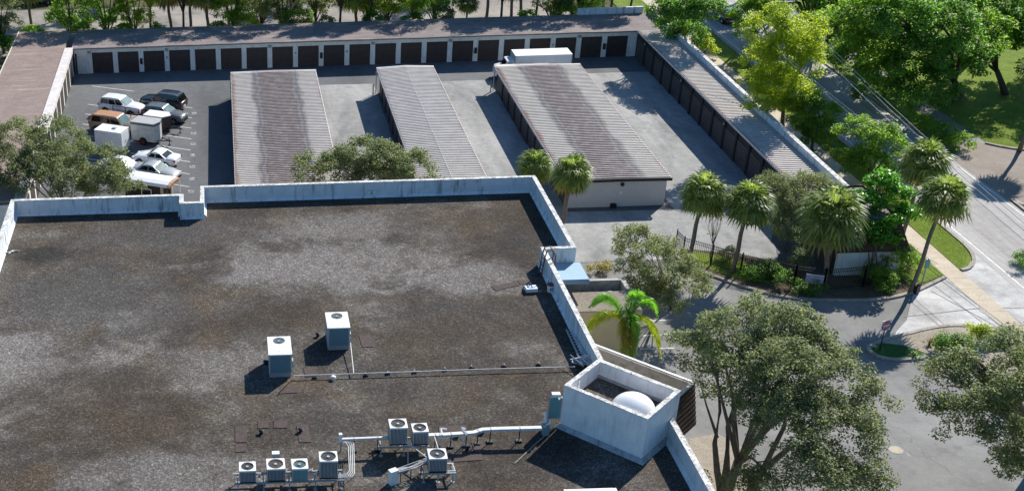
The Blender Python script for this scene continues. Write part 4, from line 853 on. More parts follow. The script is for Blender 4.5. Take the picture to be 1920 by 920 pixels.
        MB().box(-h+.0, s*w*.76-.1, belt-.3 if style == 'suv' else tailz-.26, -h+.16, s*w*.76+.1, belt-.02 if style == 'suv' else tailz-.1).build('taillight', M_TAIL, t)
        for x in (h-.95, -h+.95):
            wheel(t, x, s*(w-.13), .36 if style == 'suv' else .33, .23)
            MB().cyl((x, min(s*(w-.02), s*(w+.012)), .36 if style == 'suv' else .33), .43 if style == 'suv' else .39, .03, 20, axis='y').build('wheel_arch', M_PLAS, t)
        if rails: MB().ring([(xt0+.15, s*wt*.86, roof_z+.0), (xt0+.3, s*wt*.86, roof_z+.08), (xt1-.4, s*wt*.86, roof_z+.08), (xt1-.2, s*wt*.86, roof_z)], .025, 6).build('roof_rail', M_RIM, t)
        for x in (-.15, 1.0 if style == 'suv' else .8): MB().box(x-.12, s*w-.01, belt-.26, x+.1, s*w+.02, belt-.22).build('handle', paint, t)
    MB().box(h-.12, -w*.4, .42, h+.02, w*.4, hf-.2).build('grille', M_PLAS, t); MB().box(-h-.02, -.26, .5, -h+.03, .26, .64).build('number_plate', M_WHITE, t)
    MB().box(h-.1, -w*.7, .28, h+.0, w*.7, .4).build('bumper_trim', M_PLAS, t)
    return t
DG = math.radians(-24.5); dv = Vector((math.cos(DG), math.sin(DG), 0)); nv = Vector((-dv.y, dv.x, 0))
P_WH = carpaint('white car paint', (.78, .79, .79)); P_BK = carpaint('black car paint', (.012, .014, .02)); P_GR = carpaint('dark grey car paint', (.10, .105, .11))
P_BR = carpaint('tan car paint', (.20, .155, .11)); P_OR = carpaint('sun bleached orange roof', (.50, .24, .09)); P_SI = carpaint('silver car paint', (.42, .43, .42), .3)
car('white sport utility car with dark side windows, nose to the right, second row', (-11.1, 124.9, 0), DG, P_WH, P_WH, 4.85, 1.9, (1.08, .9), 1.76, 1.1, rails=False, screen=glassmat('sunlit windscreen', (.35, .45, .45)))  # sun on the windscreen is put into its pale glass colour
car('black sport utility car with silver roof rails parked tail toward the aisle', (-6.85, 126.0, 0), DG+math.pi, P_BK, P_BK, 5.0, 1.95, (1.1, .95), 1.8, 1.12, rails=True)
car('dark grey crossover with pale bonnet parked nose toward the aisle', (-6.5, 122.2, 0), DG, P_GR, P_GR, 4.6, 1.85, (1.05, .85), 1.65, 1.05, screen=M_GLASS2)
car('old tan sport utility car with sun bleached orange roof', (-11.3, 119.5, 0), DG, P_BR, P_OR, 5.5, 2.0, (1.15, 1.02), 1.85, 1.15, screen=M_GLASS2)
car('white coupe with dark rear window parked tail toward the aisle', (-6.95, 110.85, 0), DG+math.pi, P_WH, P_WH, 4.6, 1.85, (.92, .72), 1.42, .92, style='sedan', tailz=.98)
car('silver green sedan with pale bonnet parked nose toward the aisle', (-6.95, 107.5, 0), DG, P_SI, P_SI, 4.8, 1.85, (.95, .75), 1.46, .95, screen=M_GLASS2, style='sedan')
car('white car with pale teal windscreen half hidden under the left oak', (-10.0, 108.6, 0), DG, P_WH, P_WH, 4.8, 1.85, (1.02, .85), 1.55, 1.0, screen=M_GLASS2, style='sedan')
def trailer(name, label, c, L, Wd, z0, h, body, roofm, vnose=0.0, front='doors', rz=DG, fender=None, trim=None):
    t = thing(name, label, 'trailer', c, rz, 'trailers in the storage yard'); a, w = L/2, Wd/2
    poly = [(-a, -w), (a-vnose, -w)]+([(a, 0)] if vnose else [])+[(a-vnose, w), (-a, w)]
    MB().prism(poly, z0, h-.06).build('box', body, t); MB().prism([(x*1.015, y*1.03) for x, y in poly], h-.06, h+.02).build('roof', roofm, t)
    if trim: MB().prism([(x*1.02, y*1.04) for x, y in poly], h-.24, h-.06).build('top_trim', trim, t)
    for s in (-1, 1):
        wheel(t, -.1, s*(w+.02 if fender else w-.1), .33, .2, M_RIM if not fender else simple('dark red rim', (.16, .03, .03), .6, .2))
        MB().cyl((-.1, min(s*w, s*(w+.02)), .38), .45, .02, 16, axis='y').build('fender', fender or M_PLAS, t)
    if front == 'doors':
        for s in (-1, 1): MB().box(a, min(s*.02, s*(w-.08)), z0+.08, a+.03, max(s*.02, s*(w-.08)), h-.16).build('door', body, t)
        for y in (-w+.02, w-.06): MB().box(a, y, z0, a+.05, y+.05, h-.08).build('door_post', M_GREY, t)
        for z in (.5, 1.2): MB().ring([(a+.05, -.12, z), (a+.05, .2, z+.02)], .025, 6).build('latch', M_BLK, t)
    else:
        m = MB(); m.bar((a-vnose*.5, -w*.6, .5), (a+1.0, 0, .48), .07); m.bar((a-vnose*.5, w*.6, .5), (a+1.0, 0, .48), .07); m.bar((a+.6, 0, .48), (a+1.3, 0, .46), .08); m.build('tongue', M_BLK, t)
        MB().ring([(a+.95, .0, .85), (a+.95, 0, .04)], .04, 6).cyl((a+.95, 0, 0), .14, .04, 10).build('jack', M_BLK, t)
        MB().cyl((a+1.25, 0, .42), .07, .12, 8).build('hitch', M_GREY, t)
    MB().box(-a+.05, -w+.1, z0-.1, a-.05, w-.1, z0).build('chassis', M_BLK, t)
    return t
M_TRB = simple('trailer panel', (.50, .52, .50), .5, .2, 1.5, (.25, .24, .22)); M_TRW = simple('white trailer panel', (.72, .73, .72), .45, .1, 1.5)
trailer('cargo_trailer', 'grey cargo trailer with dark top trim, dark red wheel and tongue to the right', (-8.0, 116.35, 0), 2.75, 1.7, .42, 2.3, M_TRB, simple('dull trailer roof', (.40, .40, .40), .7, .2), .25, 'tongue', fender=M_BLK, trim=simple('dark trim band', (.08, .08, .09), .6, .2))
tr = trailer('cargo_trailer', 'white enclosed trailer with roof vent and double doors facing the aisle', (-11.35, 114.55, 0), 2.85, 1.7, .35, 2.25, M_TRW, M_WHITE)
MB().box(.1, -.15, 2.27, .5, .2, 2.38).build('roof_vent', M_GREY, tr)
trailer('cargo_trailer', 'small brown box trailer with white pointed top and tongue to the right', (-7.0, 119.5, 0), 2.7, 1.5, .4, 1.75, simple('brown trailer panel', (.07, .045, .042), .6, .2), M_WHITE, .6, 'tongue')
ut = thing('utility_trailer', 'open utility trailer with rails between the white car and the tan one', 'trailer', (-10.2, 122.0, 0), DG, 'trailers in the storage yard')
MB().box(-2.4, -.85, .45, 2.2, .85, .53).build('deck', simple('worn deck boards', (.42, .36, .29), .9, .3, 2), ut)
for x in (-2.3, -.8, .7, 2.1):
    for y in (-.85, .85): MB().box(x-.03, y-.03, .5, x+.03, y+.03, 1.25).build('post', M_BLK, ut)
for y in (-.85, .85): MB().ring([(-2.3, y, 1.22), (2.1, y, 1.22)], .03, 6).ring([(-2.3, y, .85), (2.1, y, .85)], .02, 6).build('rail', M_BLK, ut)
for s in (-1, 1): wheel(ut, -.2, s*.95, .3, .2)
MB().bar((2.2, -.5, .48), (3.2, 0, .46), .06).bar((2.2, .5, .48), (3.2, 0, .46), .06).build('tongue', M_BLK, ut)
# vending trailer with a rounded white roof
vt = thing('vending_trailer', 'vending trailer with rounded white roof, dark sides and open front by the parapet', 'trailer', (-6.95, 102.0, 0), DG, 'trailers in the storage yard')
a, w = 2.15, 1.05
MB().box(-a, -w, .45, a-.75, w, 2.15).build('box', simple('dark brown panel', (.035, .024, .02), .5, .2), vt)
MB().box(a-.75, -w, .45, a-.0, w, .6).build('front_deck', M_DARKWALL, vt)
MB().box(a-.8, -w+.0, .6, a-.62, -w+.28, 2.15).box(a-.8, w-.28, .6, a-.62, w, 2.15).build('pillar', simple('tan pillar', (.5, .42, .33), .7, .2), vt)
m = MB(); m.loft([[(x, y*1.06*w, 2.12+dz) for y, dz in ((-1, 0), (-1, .1), (-.85, .22), (-.4, .33), (0, .36), (.4, .33), (.85, .22), (1, .1), (1, 0))] for x in (-a-.05, a-.1)]); m.build('roof', M_WHITE, vt)
m = MB(); m.loft([[(x, y*1.06*w, 2.13+dz*k) for y, dz in ((-1, 0), (-1, .1), (-.85, .22), (-.4, .33), (0, .36), (.4, .33), (.85, .22), (1, .1), (1, 0))] for x, k in ((a-.1, .98), (a+.1, .6))]); m.build('roof_nose', simple('rusty roof nose', (.35, .17, .09), .7, .3, 5), vt)
MB().box(a+.02, w-.08, .5, a+.1, w, 2.2).build('front_post', M_WHITE, vt)
q = MB()
for b_ in ((-.5, -w-.03, .9, .5, -w, .96), (-.5, -w-.03, 1.7, .5, -w, 1.76), (-.5, -w-.03, .96, -.44, -w, 1.7), (.44, -w-.03, .96, .5, -w, 1.7)): q.box(*b_)
q.build('window_frame', M_WHITE, vt); MB().box(-.44, -w-.012, .96, .44, -w, 1.7).build('window', M_GLASS, vt)
MB().cyl((a-.6, .2, 1.55), .18, .12, 14).build('white_pan', M_WHITE, vt)
for s in (-1, 1): wheel(vt, -.3, s*(w+.02), .33, .2)
MB().bar((a, -.5, .5), (a+1, 0, .48), .07).bar((a, .5, .5), (a+1, 0, .48), .07).build('tongue', M_BLK, vt)
# box truck behind block C
bt = thing('box_truck', 'white box truck parked crosswise behind the right storage block', 'truck', (34.0, 132.0, 0), 0, 'vehicles in the storage yard')
MB().box(-2.9, -1.1, .8, 3.15, 1.1, 2.75).build('box', simple('truck box panel', (.66, .70, .72), .5, .12, 1), bt); MB().box(-2.95, -1.13, 2.75, 3.18, 1.13, 2.81).build('roof', M_WHITE, bt)
MB().box(-2.98, -1.14, .8, -2.88, 1.14, 2.77).box(3.12, -1.13, .8, 3.2, 1.13, 2.77).build('corner_frame', M_GREY, bt)
m = MB(); secs = [[(x, -1.0*k, .5), (x, 1.0*k, .5), (x, 1.0*k, zt-.1), (x, .85*k, zt), (x, -.85*k, zt), (x, -1.0*k, zt-.1)] for x, k, zt in ((-4.9, .85, 1.1), (-4.75, .95, 1.35), (-4.05, 1, 1.5), (-3.75, .95, 2.15), (-3.0, .95, 2.2))]
m.loft(secs); m.build('cab', P_WH, bt)
MB().add([(-4.06, -.8, 1.56), (-4.06, .8, 1.56), (-3.79, .76, 2.1), (-3.79, -.76, 2.1)], [(0, 1, 2, 3), (3, 2, 1, 0)]).build('windscreen', M_GLASS, bt)
MB().box(-3.7, -.975, 1.5, -3.15, -.955, 2.05).build('side_window', M_GLASS, bt); MB().box(-4.8, -1, .5, 3.1, 1, .75).build('chassis', M_BLK, bt)
for x in (-4.1, 1.8):
    for s in (-1, 1): wheel(bt, x, s*.92, .42, .28)
# cars seen in the shade of the trees at the top of the picture
dk = car('dark car in deep tree shade at the top left corner', (*at(72, 8)[:2], 0), 0.05, P_BK, P_BK, 4.7, 1.85, (1.0, .85), 1.55, 1.0, style='sedan', group=None)
dk = car('dark car on the shaded road at the top of the picture', (61.0, 150.5, 0), math.pi/2, P_BK, P_BK, 4.7, 1.85, (1.0, .85), 1.6, 1.0, group=None)
# ================================================================ VEGETATION
def m_leaf(name, cols, trans=0.35, gloss=.45):
    n = NT(name); g = n.t.nodes.new('ShaderNodeNewGeometry')
    r = g.outputs['Random Per Island']; c1 = n.ramp(r, [(i/(len(cols)-1), c) for i, c in enumerate(cols)])
    col = n.mix(n.ramp(n.noise(.55, 4, .6), [(.35, 0), (.7, .55)]), c1, mul(cols[-1], 1.1))
    n.L(col, n.b.inputs['Base Color']); n.b.inputs['Roughness'].default_value = gloss; n.b.inputs['Specular IOR Level'].default_value = .45
    tcol = n.mix(1.0, col, (2.6, 2.7, 1.6), 'MULTIPLY'); tr = n.t.nodes.new('ShaderNodeBsdfTranslucent'); mx = n.t.nodes.new('ShaderNodeMixShader'); mx.inputs[0].default_value = min(.6, trans+.15)
    n.L(tcol, tr.inputs[0]); out = n.t.nodes['Material Output']
    n.L(n.b.outputs[0], mx.inputs[1]); n.L(tr.outputs[0], mx.inputs[2]); n.L(mx.outputs[0], out.inputs[0]); return n.m
L_OAK = m_leaf('oak leaf', [(.040, .058, .026), (.105, .130, .060), (.20, .22, .12)], .28, .55)
L_OLIVE = m_leaf('olive leaf', [(.065, .085, .04), (.125, .15, .07), (.21, .23, .12)], .3, .6)
L_GREEN = m_leaf('green leaf', [(.026, .08, .016), (.06, .145, .026), (.13, .23, .04)], .4, .5)
L_MID = m_leaf('mid green leaf', [(.04, .11, .016), (.09, .185, .026), (.20, .28, .042)], .42, .5)
L_YEL = m_leaf('yellow green leaf', [(.09, .15, .018), (.18, .245, .022), (.32, .34, .03)], .45, .5)
L_SCHEF = m_leaf('broad leaf', [(.03, .12, .015), (.065, .20, .02), (.12, .28, .03)], .35, .35)
L_FAN = m_leaf('fan frond', [(.035, .065, .02), (.09, .135, .035), (.24, .28, .09)], .3, .5)
L_FANY = m_leaf('ageing fan frond', [(.20, .16, .04), (.32, .25, .07), (.16, .17, .04)], .3, .5)
L_DEAD = m_leaf('dead frond', [(.18, .115, .055), (.28, .19, .10), (.11, .07, .037)], .1, .8)
L_COCO = m_leaf('feather frond', [(.03, .11, .012), (.08, .23, .018), (.20, .37, .045)], .3, .4)
L_COCOY = m_leaf('yellowing feather frond', [(.22, .23, .015), (.44, .41, .022), (.15, .24, .02)], .3, .45)
L_COCOB = m_leaf('browning feather frond', [(.15, .18, .02), (.26, .20, .035), (.09, .16, .02)], .35, .5)
M_BARK = simple('grey bark', (.17, .145, .115), .95, .35, 4, (.06, .05, .04), bump=.6); M_PBARK = simple('palm bark', (.20, .165, .13), .95, .3, 6, (.08, .06, .05), bump=.6); M_DBARK = simple('dark bark', (.09, .07, .05), .95, .3, 4, bump=.5)
def leaf_mesh(name, P, N, size, mat, asp=.5, jit=.35):
    """one leaf face (bent quad) at each P facing N"""
    n = len(P); a = rng.normal(size=(n, 3)); a -= N*np.sum(a*N, 1)[:, None]; a /= np.linalg.norm(a, axis=1)[:, None]+1e-9; b = np.cross(N, a)
    s = (size*(1+jit*rng.uniform(-1, 1, n)))[:, None]; w = s*asp
    V = np.empty((n, 4, 3), np.float32); V[:, 0] = P-a*s*.5; V[:, 1] = P+b*w*.5+N*s*.06; V[:, 2] = P+a*s*.5-N*s*.12; V[:, 3] = P-b*w*.5+N*s*.06
    me = bpy.data.meshes.new(name); me.vertices.add(4*n); me.vertices.foreach_set('co', V.reshape(-1))
    me.loops.add(4*n); me.loops.foreach_set('vertex_index', np.arange(4*n, dtype=np.int32))
    me.polygons.add(n); me.polygons.foreach_set('loop_start', np.arange(0, 4*n, 4, dtype=np.int32)); me.polygons.foreach_set('loop_total', np.full(n, 4, np.int32))
    me.materials.append(mat); me.update(calc_edges=True); me.validate(); return me
def clumps(ells, M, cr, nl, flat=.65, shell=.45, low=-.55):
    """leaf points: M clump centres spread over the ellipsoids, nl leaves around each"""
    vol = np.array([e[1][0]*e[1][1]*e[1][2] for e in ells])**.75; k = rng.choice(len(ells), M, p=vol/vol.sum()); cen = []
    for i in k:
        d = rng.normal(size=3); d /= np.linalg.norm(d)
        if d[2] < low: d[2] *= -1
        r = rng.uniform(shell, 1)**.6; cen.append(np.array(ells[i][0])+d*np.array(ells[i][1])*r)
    cen = np.array(cen); rad = cr*rng.uniform(.55, 1.25, M); cnt = np.maximum(6, (nl*(rad/cr)**2).astype(int)); idx = np.repeat(np.arange(M), cnt); n = len(idx)
    d = rng.normal(size=(n, 3)); d /= np.linalg.norm(d, axis=1)[:, None]; r = rng.uniform(.15, 1, n)**.5
    P = cen[idx]+d*(r*rad[idx])[:, None]*np.array([1, 1, flat]); N = d*.55+rng.normal(size=(n, 3))*.55+np.array([0, 0, .75]); N /= np.linalg.norm(N, axis=1)[:, None]
    return cen, P, N
def tree(name, label, base, ells, lm, bark, M=120, cr=.75, nl=90, size=.2, tr=.25, fork=.35, limbs=9, cat='tree', group=None, asp=.5, stems=1, low=-.55, flat=.65, seed=0):
    base = Vector(base); t = thing(name, label, cat, base, 0, group); bl = [((np.array(c)-np.array(base)), r) for c, r in ells]
    cen, P, N = clumps(bl, M, cr, nl, flat, low=low)
    if lm is not None: ob('crown', leaf_mesh('crown', P, N, size, lm, asp), t)
    top = np.mean(cen, 0); h = max(.4, min(c[2] for c in cen)) if fork is None else top[2]*fork
    r_ = random.Random(seed+int(base.x*7)); tk = MB(); br = MB()
    k = np.array([cen[i] for i in rng.choice(M, min(limbs, M), replace=False)])
    for s_ in range(stems):
        o = Vector((r_.uniform(-.25, .25), r_.uniform(-.25, .25), 0)) if stems > 1 else Vector((0, 0, 0)); f = Vector((top[0]*.25, top[1]*.25, h))+o*2.5
        tk.ring([o, o+(f-o)*.35+Vector((r_.uniform(-.1, .1), r_.uniform(-.1, .1), 0)), f], [tr*1.25, tr, tr*.8], 9)
        for j, e in enumerate(k):
            if stems > 1 and j % stems != s_: continue
            e = Vector(e); m_ = f+(e-f)*.45+Vector((r_.uniform(-.3, .3), r_.uniform(-.3, .3), (e-f).length*.12)); br.ring([f-Vector((0, 0, .1)), m_, e], [tr*.55, tr*.36, tr*.1], 6)
            ds = np.linalg.norm(cen-np.array(e), axis=1)
            for q in np.argsort(ds)[1:6]:
                c = Vector(cen[q]); m2 = m_+(e-m_)*.4; br.ring([m2, (m2+c)/2+Vector((0, 0, .12)), c], [tr*.22, tr*.14, tr*.04], 5)
    tk.build('trunk', bark, t, smooth=True); br.build('branches', bark, t, smooth=True); return t
def px(*L): return [(at(x, y, z), r if len(r) == 3 else (r[0], r[0], r[0]*.75)) for x, y, z, r in [(q[0], q[1], q[2], q[3:]) for q in L]]
tree('oak_tree', 'grey green oak at the left edge beside the storage wing', (-13, 93.4, 0), px((30, 265, 6, 2.7), (105, 262, 6.2, 2.6), (165, 305, 5.2, 3.2, 2.8, 1.9), (222, 340, 4.2, 1.9), (60, 330, 4.5, 2.5), (120, 335, 4.6, 2.6), (-50, 290, 5.5, 3), (20, 310, 5, 2.3), (85, 300, 5.5, 2.4), (190, 340, 4.0, 2.2), (245, 350, 3.3, 1.2), (140, 352, 3.5, 1.9), (20, 350, 3.6, 1.6)), L_OAK, M_BARK, 520, .62, 135, .17, .14, .45, 12, low=-.35)
tree('oak_tree', 'spreading grey green oak between the storage blocks and the back parapet', (12.8, 94.2, 0), px((592, 318, 4.6, 2.1), (690, 290, 5.3, 2.7, 2.4, 1.6), (775, 320, 4.8, 2.4), (640, 322, 4.0, 2.4), (725, 320, 4.4, 2.5), (700, 335, 3.6, 2.4)), L_OAK, M_BARK, 330, .6, 120, .175, .13, .5, 12, low=-.3)
tree('oak_tree', 'small airy olive green oak beside the annex and fence', at(1258, 580), px((1185, 450, 4.8, 1.6), (1240, 490, 4.8, 2.2, 2, 1.7), (1285, 530, 3.9, 1.8), (1185, 505, 3.7, 1.4), (1250, 555, 3.0, 1.5), (1215, 545, 3.2, 1.2)), L_OLIVE, M_BARK, 290, .46, 95, .14, .09, .35, 12, low=-.8)
big = tree('oak_tree', 'big oak with bare curving limbs in the lower right foreground', at(1352, 925), px((1310, 660, 7.5, 1.5), (1365, 630, 8.6, 2.0), (1430, 605, 9.2, 2.0), (1490, 630, 8.8, 2.1), (1395, 690, 7.8, 2.2), (1480, 705, 8.2, 2.6, 2.4, 1.9), (1570, 705, 7.8, 2.2), (1620, 760, 6.8, 1.5), (1565, 790, 6.3, 2.2), (1475, 800, 6.6, 2.1), (1410, 870, 4.0, 1.1), (1622, 868, 5.4, 1.2), (1540, 880, 5.2, 1.9), (1590, 905, 4.6, 1.4), (1425, 730, 6.6, 1.9), (1500, 765, 7, 2.1), (1445, 670, 8.4, 2), (1530, 660, 8.2, 1.8), (1440, 770, 6.2, 1.8), (1290, 650, 7.4, 1.2), (1305, 700, 6.3, 1.1), (1338, 745, 5.4, .8), (1330, 885, 1.7, .7), (1395, 905, 3.0, 1.2), (1470, 908, 3.8, 1.3), (1655, 900, 4.4, 1.2), (1610, 820, 5.8, 1.5)), L_OAK, M_BARK, 760, .6, 125, .155, .24, .3, 10, low=-.5, stems=1)
# the limbs one can see through the gap at its left
m = MB(); o = big.location
for pts, r in (([(1352, 925, 0), (1345, 885, 1.2), (1340, 830, 3.2), (1350, 770, 5), (1345, 690, 6.8)], (.24, .19, .14, .09, .03)), ([(1356, 925, 0), (1362, 880, 1.4), (1366, 800, 3.8), (1385, 740, 5.4), (1420, 690, 6.8)], (.26, .22, .17, .12, .05)),
               ([(1362, 930, 0), (1385, 860, 1.8), (1440, 800, 3.6), (1500, 760, 5.2), (1560, 740, 6.2)], (.28, .24, .18, .12, .05)), ([(1400, 935, .3), (1430, 880, 1.6), (1490, 830, 3.2), (1560, 850, 3.8), (1640, 890, 4.2)], (.26, .2, .16, .12, .05)), ([(1345, 820, 3.2), (1325, 760, 4.5), (1308, 700, 6.2)], (.1, .06, .02)), ([(1430, 880, 1.6), (1470, 800, 4.2), (1480, 740, 6)], (.16, .12, .05))):
    m.ring([at(*p)-o for p in pts], r, 8)
m.build('limb', M_BARK, big, smooth=True)
tree('oak_tree', 'large oak hanging in from the right edge over the parking lot', at(1945, 880), px((1800, 715, 6.6, 2.2), (1870, 690, 7.8, 2.6, 2.4, 1.9), (1755, 775, 5.4, 1.5), (1835, 775, 6.3, 2.3), (1900, 800, 6.2, 2.2), (1900, 655, 7.4, 1.6), (1960, 740, 8, 2.8), (1890, 860, 4.2, 1.2), (1965, 850, 5.5, 2.2)), L_OAK, M_BARK, 370, .6, 125, .155, .3, .35, 12)
tree('tall_tree', 'tall bright yellow green tree rising over the side storage row', at(1467, 243), px((1445, 55, 11, 2.2), (1505, 60, 11, 2.1), (1428, 110, 8.6, 1.9), (1500, 115, 8.4, 2.3), (1450, 150, 6.4, 2.4), (1425, 185, 5, 1.6), (1515, 85, 9.6, 1.8), (1490, 165, 5.6, 1.8), (1470, 100, 9, 2.2), (1440, 190, 4.6, 1.9), (1478, 195, 4.2, 1.5), (1408, 150, 6.6, 1.4), (1455, 30, 12, 1.6)), L_YEL, M_BARK, 360, .7, 130, .19, .2, .3, 10)
tree('bushy_tree', 'dark green bushy tree just below the tall yellow green one', at(1524, 284), px((1500, 190, 4.6, 1.9), (1528, 215, 3.6, 2.1, 1.8, 1.9), (1540, 245, 2.2, 1.7), (1510, 250, 1.6, 1.4)), L_MID, M_BARK, 110, .6, 110, .22, .15, .3, 8)
tree('bushy_tree', 'round mid green tree between the wall and the tall palm', at(1630, 352), px((1605, 245, 4.4, 1.7), (1640, 265, 4.0, 2.3, 2, 1.9), (1665, 280, 3.2, 1.7), (1635, 315, 2.1, 2.1), (1600, 300, 2.2, 1.4)), L_MID, M_BARK, 150, .6, 110, .2, .15, .3, 9)
far_g = 'leafy trees across the road'
tree('leafy_tree', 'large bright green tree across the road, nearest the power lines', (69.5, 124, 0), px((1590, 45, 9, 3), (1640, 80, 7.5, 3.2), (1600, 105, 5.5, 2.6), (1660, 130, 5, 2.6), (1640, 25, 10.5, 3)), L_MID, M_DBARK, 190, .95, 120, .3, .3, .3, 9, group=far_g)
tree('leafy_tree', 'broad deep green tree in the middle of the clump across the road', (74.5, 121, 0), px((1700, 40, 10.5, 3.4), (1770, 55, 9.5, 3.4), (1720, 105, 7, 3.4), (1790, 115, 6, 3), (1745, 155, 4, 2.6), (1690, 160, 3.5, 2.2)), L_GREEN, M_DBARK, 230, .95, 120, .3, .35, .3, 9, group=far_g)
tree('leafy_tree', 'bright topped green tree at the right of the clump across the road', (79.5, 122, 0), px((1800, 15, 10, 3), (1835, 55, 8, 2.6), (1830, 110, 5, 2.2), (1775, 0, 11, 3)), L_MID, M_DBARK, 140, .95, 120, .3, .3, .3, 9, group=far_g)
tree('leafy_tree', 'dark open tree with visible trunk in the top right corner', (84.5, 122, 0), px((1890, 10, 8.5, 2.6), (1925, 40, 7.5, 2.8), (1880, 60, 5.5, 1.5)), L_GREEN, M_DBARK, 80, .85, 110, .3, .3, .35, 7, group=far_g)
tree('leafy_tree', 'shadowy green tree at the top edge between the pole and the big clump', (67.5, 141, 0), px((1500, 0, 8, 3), (1560, 10, 7, 2.6), (1550, 60, 4, 2.2)), L_GREEN, M_DBARK, 110, .9, 120, .3, .3, .3, 8, group=far_g)
tree('leafy_tree', 'dark green tree over the far corner of the storage yard', (52.6, 140.5, 0), px((1250, 15, 6.4, 2.0), (1290, 25, 6.5, 2.4), (1320, 15, 7.5, 2.2), (1290, 65, 3.6, 1.9), (1255, 45, 4.2, 1.3)), L_GREEN, M_DBARK, 150, .8, 120, .26, .25, .3, 9)
tree('leafy_tree', 'small green tree leaning over the shaded road at the top', (67, 150, 0), px((1405, 25, 5.2, 2.0), (1400, 55, 3.4, 1.5), (1425, 5, 6.5, 1.8)), L_MID, M_DBARK, 80, .7, 110, .24, .2, .3, 7)
tree('leafy_tree', 'tall dark tree shading the road beyond the big clump', (70.5, 133, 0), [(Vector((70, 133, 11)), (3.4, 3.4, 2.4)), (Vector((71, 131, 8)), (3.6, 3.4, 2.4)), (Vector((69.5, 134, 5.5)), (2.8, 2.8, 1.8))], L_GREEN, M_DBARK, 190, .95, 120, .3, .3, .3, 9, group=far_g)
tree('leafy_tree', 'dark tree at the top edge right of the utility pole', (70, 146, 0), [(Vector((69.5, 146, 10)), (3.6, 3.4, 2.6)), (Vector((70, 145, 6.5)), (3.4, 3.2, 2.4)), (Vector((70, 147, 4)), (2.6, 2.6, 1.6))], L_GREEN, M_DBARK, 170, .95, 120, .3, .3, .3, 9, group=far_g)
tree('leafy_tree', 'dark tree over the lawn at the right edge of the picture', (88, 119, 0), [(Vector((88, 119, 8)), (3.6, 3.4, 2.4)), (Vector((91, 121, 10)), (3.4, 3.4, 2.4)), (Vector((87, 122, 10.5)), (3, 3, 2))], L_GREEN, M_DBARK, 170, .95, 110, .3, .3, .35, 9, group=far_g)
for tx, ty, lab in ((68.5, 152, 'first tall tree beyond the top edge on the right of the road'), (68, 161, 'second tall tree beyond the top edge on the right of the road'), (68.5, 139, 'tall tree overhanging the road by the utility pole'), (69, 128, 'tall tree overhanging the road behind the nearest big one')):
    tree('leafy_tree', lab, (tx, ty, 0), [(Vector((tx-.5, ty, 10.5)), (3.8, 3.8, 2.2)), (Vector((tx-1, ty-1, 8)), (3.4, 3.4, 2))], L_GREEN, M_DBARK, 170, .95, 110, .3, .28, .35, 9, group=far_g)
tree('leafy_tree', 'shady tree behind the lawn, nearest the top right corner', (95, 125, 0), [(Vector((95, 125, 9)), (3.8, 3.4, 2.6)), (Vector((92, 127, 6)), (3.2, 3, 2.2)), (Vector((98, 124, 6)), (3.2, 3, 2.2))], L_GREEN, M_DBARK, 190, .95, 110, .3, .3, .25, 9, group=far_g)
tree('leafy_tree', 'low spreading tree on the lawn at the right edge', (83.5, 117, 0), [(Vector((83.5, 117, 4.5)), (3, 2.6, 1.8)), (Vector((86.5, 118, 5.5)), (3, 2.8, 2)), (Vector((81, 119, 4)), (2.2, 2, 1.6))], L_GREEN, M_DBARK, 160, .85, 110, .28, .2, .25, 9, group=far_g)
tree('leafy_tree', 'dense dark tree behind the low spreading one at the right edge', (90, 116, 0), [(Vector((90, 116, 5)), (3.2, 2.8, 2.2)), (Vector((92, 118, 8)), (3.4, 3, 2.4))], L_MID, M_DBARK, 160, .9, 110, .3, .25, .25, 9, group=far_g)
tree('leafy_tree', 'shady tree over the lawn beyond the right edge', (98, 114, 0), [(Vector((98, 114, 10)), (4, 3.6, 2.6)), (Vector((96, 117, 8)), (3.2, 3, 2.2)), (Vector((101, 112, 7)), (3.4, 3, 2.2))], L_MID, M_DBARK, 190, .95, 110, .3, .3, .3, 9, group=far_g)
tree('leafy_tree', 'dark tree filling the gap left of the top right corner', (86, 128, 0), [(Vector((86, 128, 8)), (3.6, 3.2, 2.6)), (Vector((84, 127, 4.5)), (3, 2.6, 2)), (Vector((89, 129, 5)), (3, 2.6, 2))], L_GREEN, M_DBARK, 170, .95, 110, .3, .3, .25, 9, group=far_g)
tree('leafy_tree', 'rear green tree above the clump across the road', (80, 131, 0), [(Vector((80, 131, 11)), (3.8, 3.6, 2.6)), (Vector((84, 132, 9)), (3.4, 3.4, 2.4)), (Vector((77, 132, 9)), (3.2, 3.2, 2.4))], L_MID, M_DBARK, 190, .95, 120, .3, .3, .35, 9, group=far_g)
tree('yellow_shrub', 'yellow green shrub at the road wall below the corner tree', at(1318, 108), px((1318, 75, 1.7, 1.2), (1328, 92, 1.0, 1.0)), L_YEL, M_DBARK, 34, .45, 80, .2, .08, .2, 6, cat='shrub')
tree('willowy_tree', 'thin grey green tree in the yard corner left of the broad palm', at(1478, 505), px((1455, 350, 4.6, 1.5), (1490, 380, 4.0, 1.5), (1475, 430, 2.6, 1.2), (1460, 400, 3.3, 1.0), (1500, 480, 1.2, .9)), L_OLIVE, M_BARK, 210, .48, 90, .12, .06, .3, 12, stems=2, low=-.9)
tree('willowy_tree', 'thin grey green tree screening the roof end of the side row', at(1530, 500), px((1530, 350, 4.6, 1.5), (1500, 345, 4.8, 1.2), (1560, 365, 4.2, 1.3), (1525, 395, 3.2, 1.4)), L_OLIVE, M_BARK, 190, .5, 90, .12, .06, .3, 12, stems=2, low=-.9)
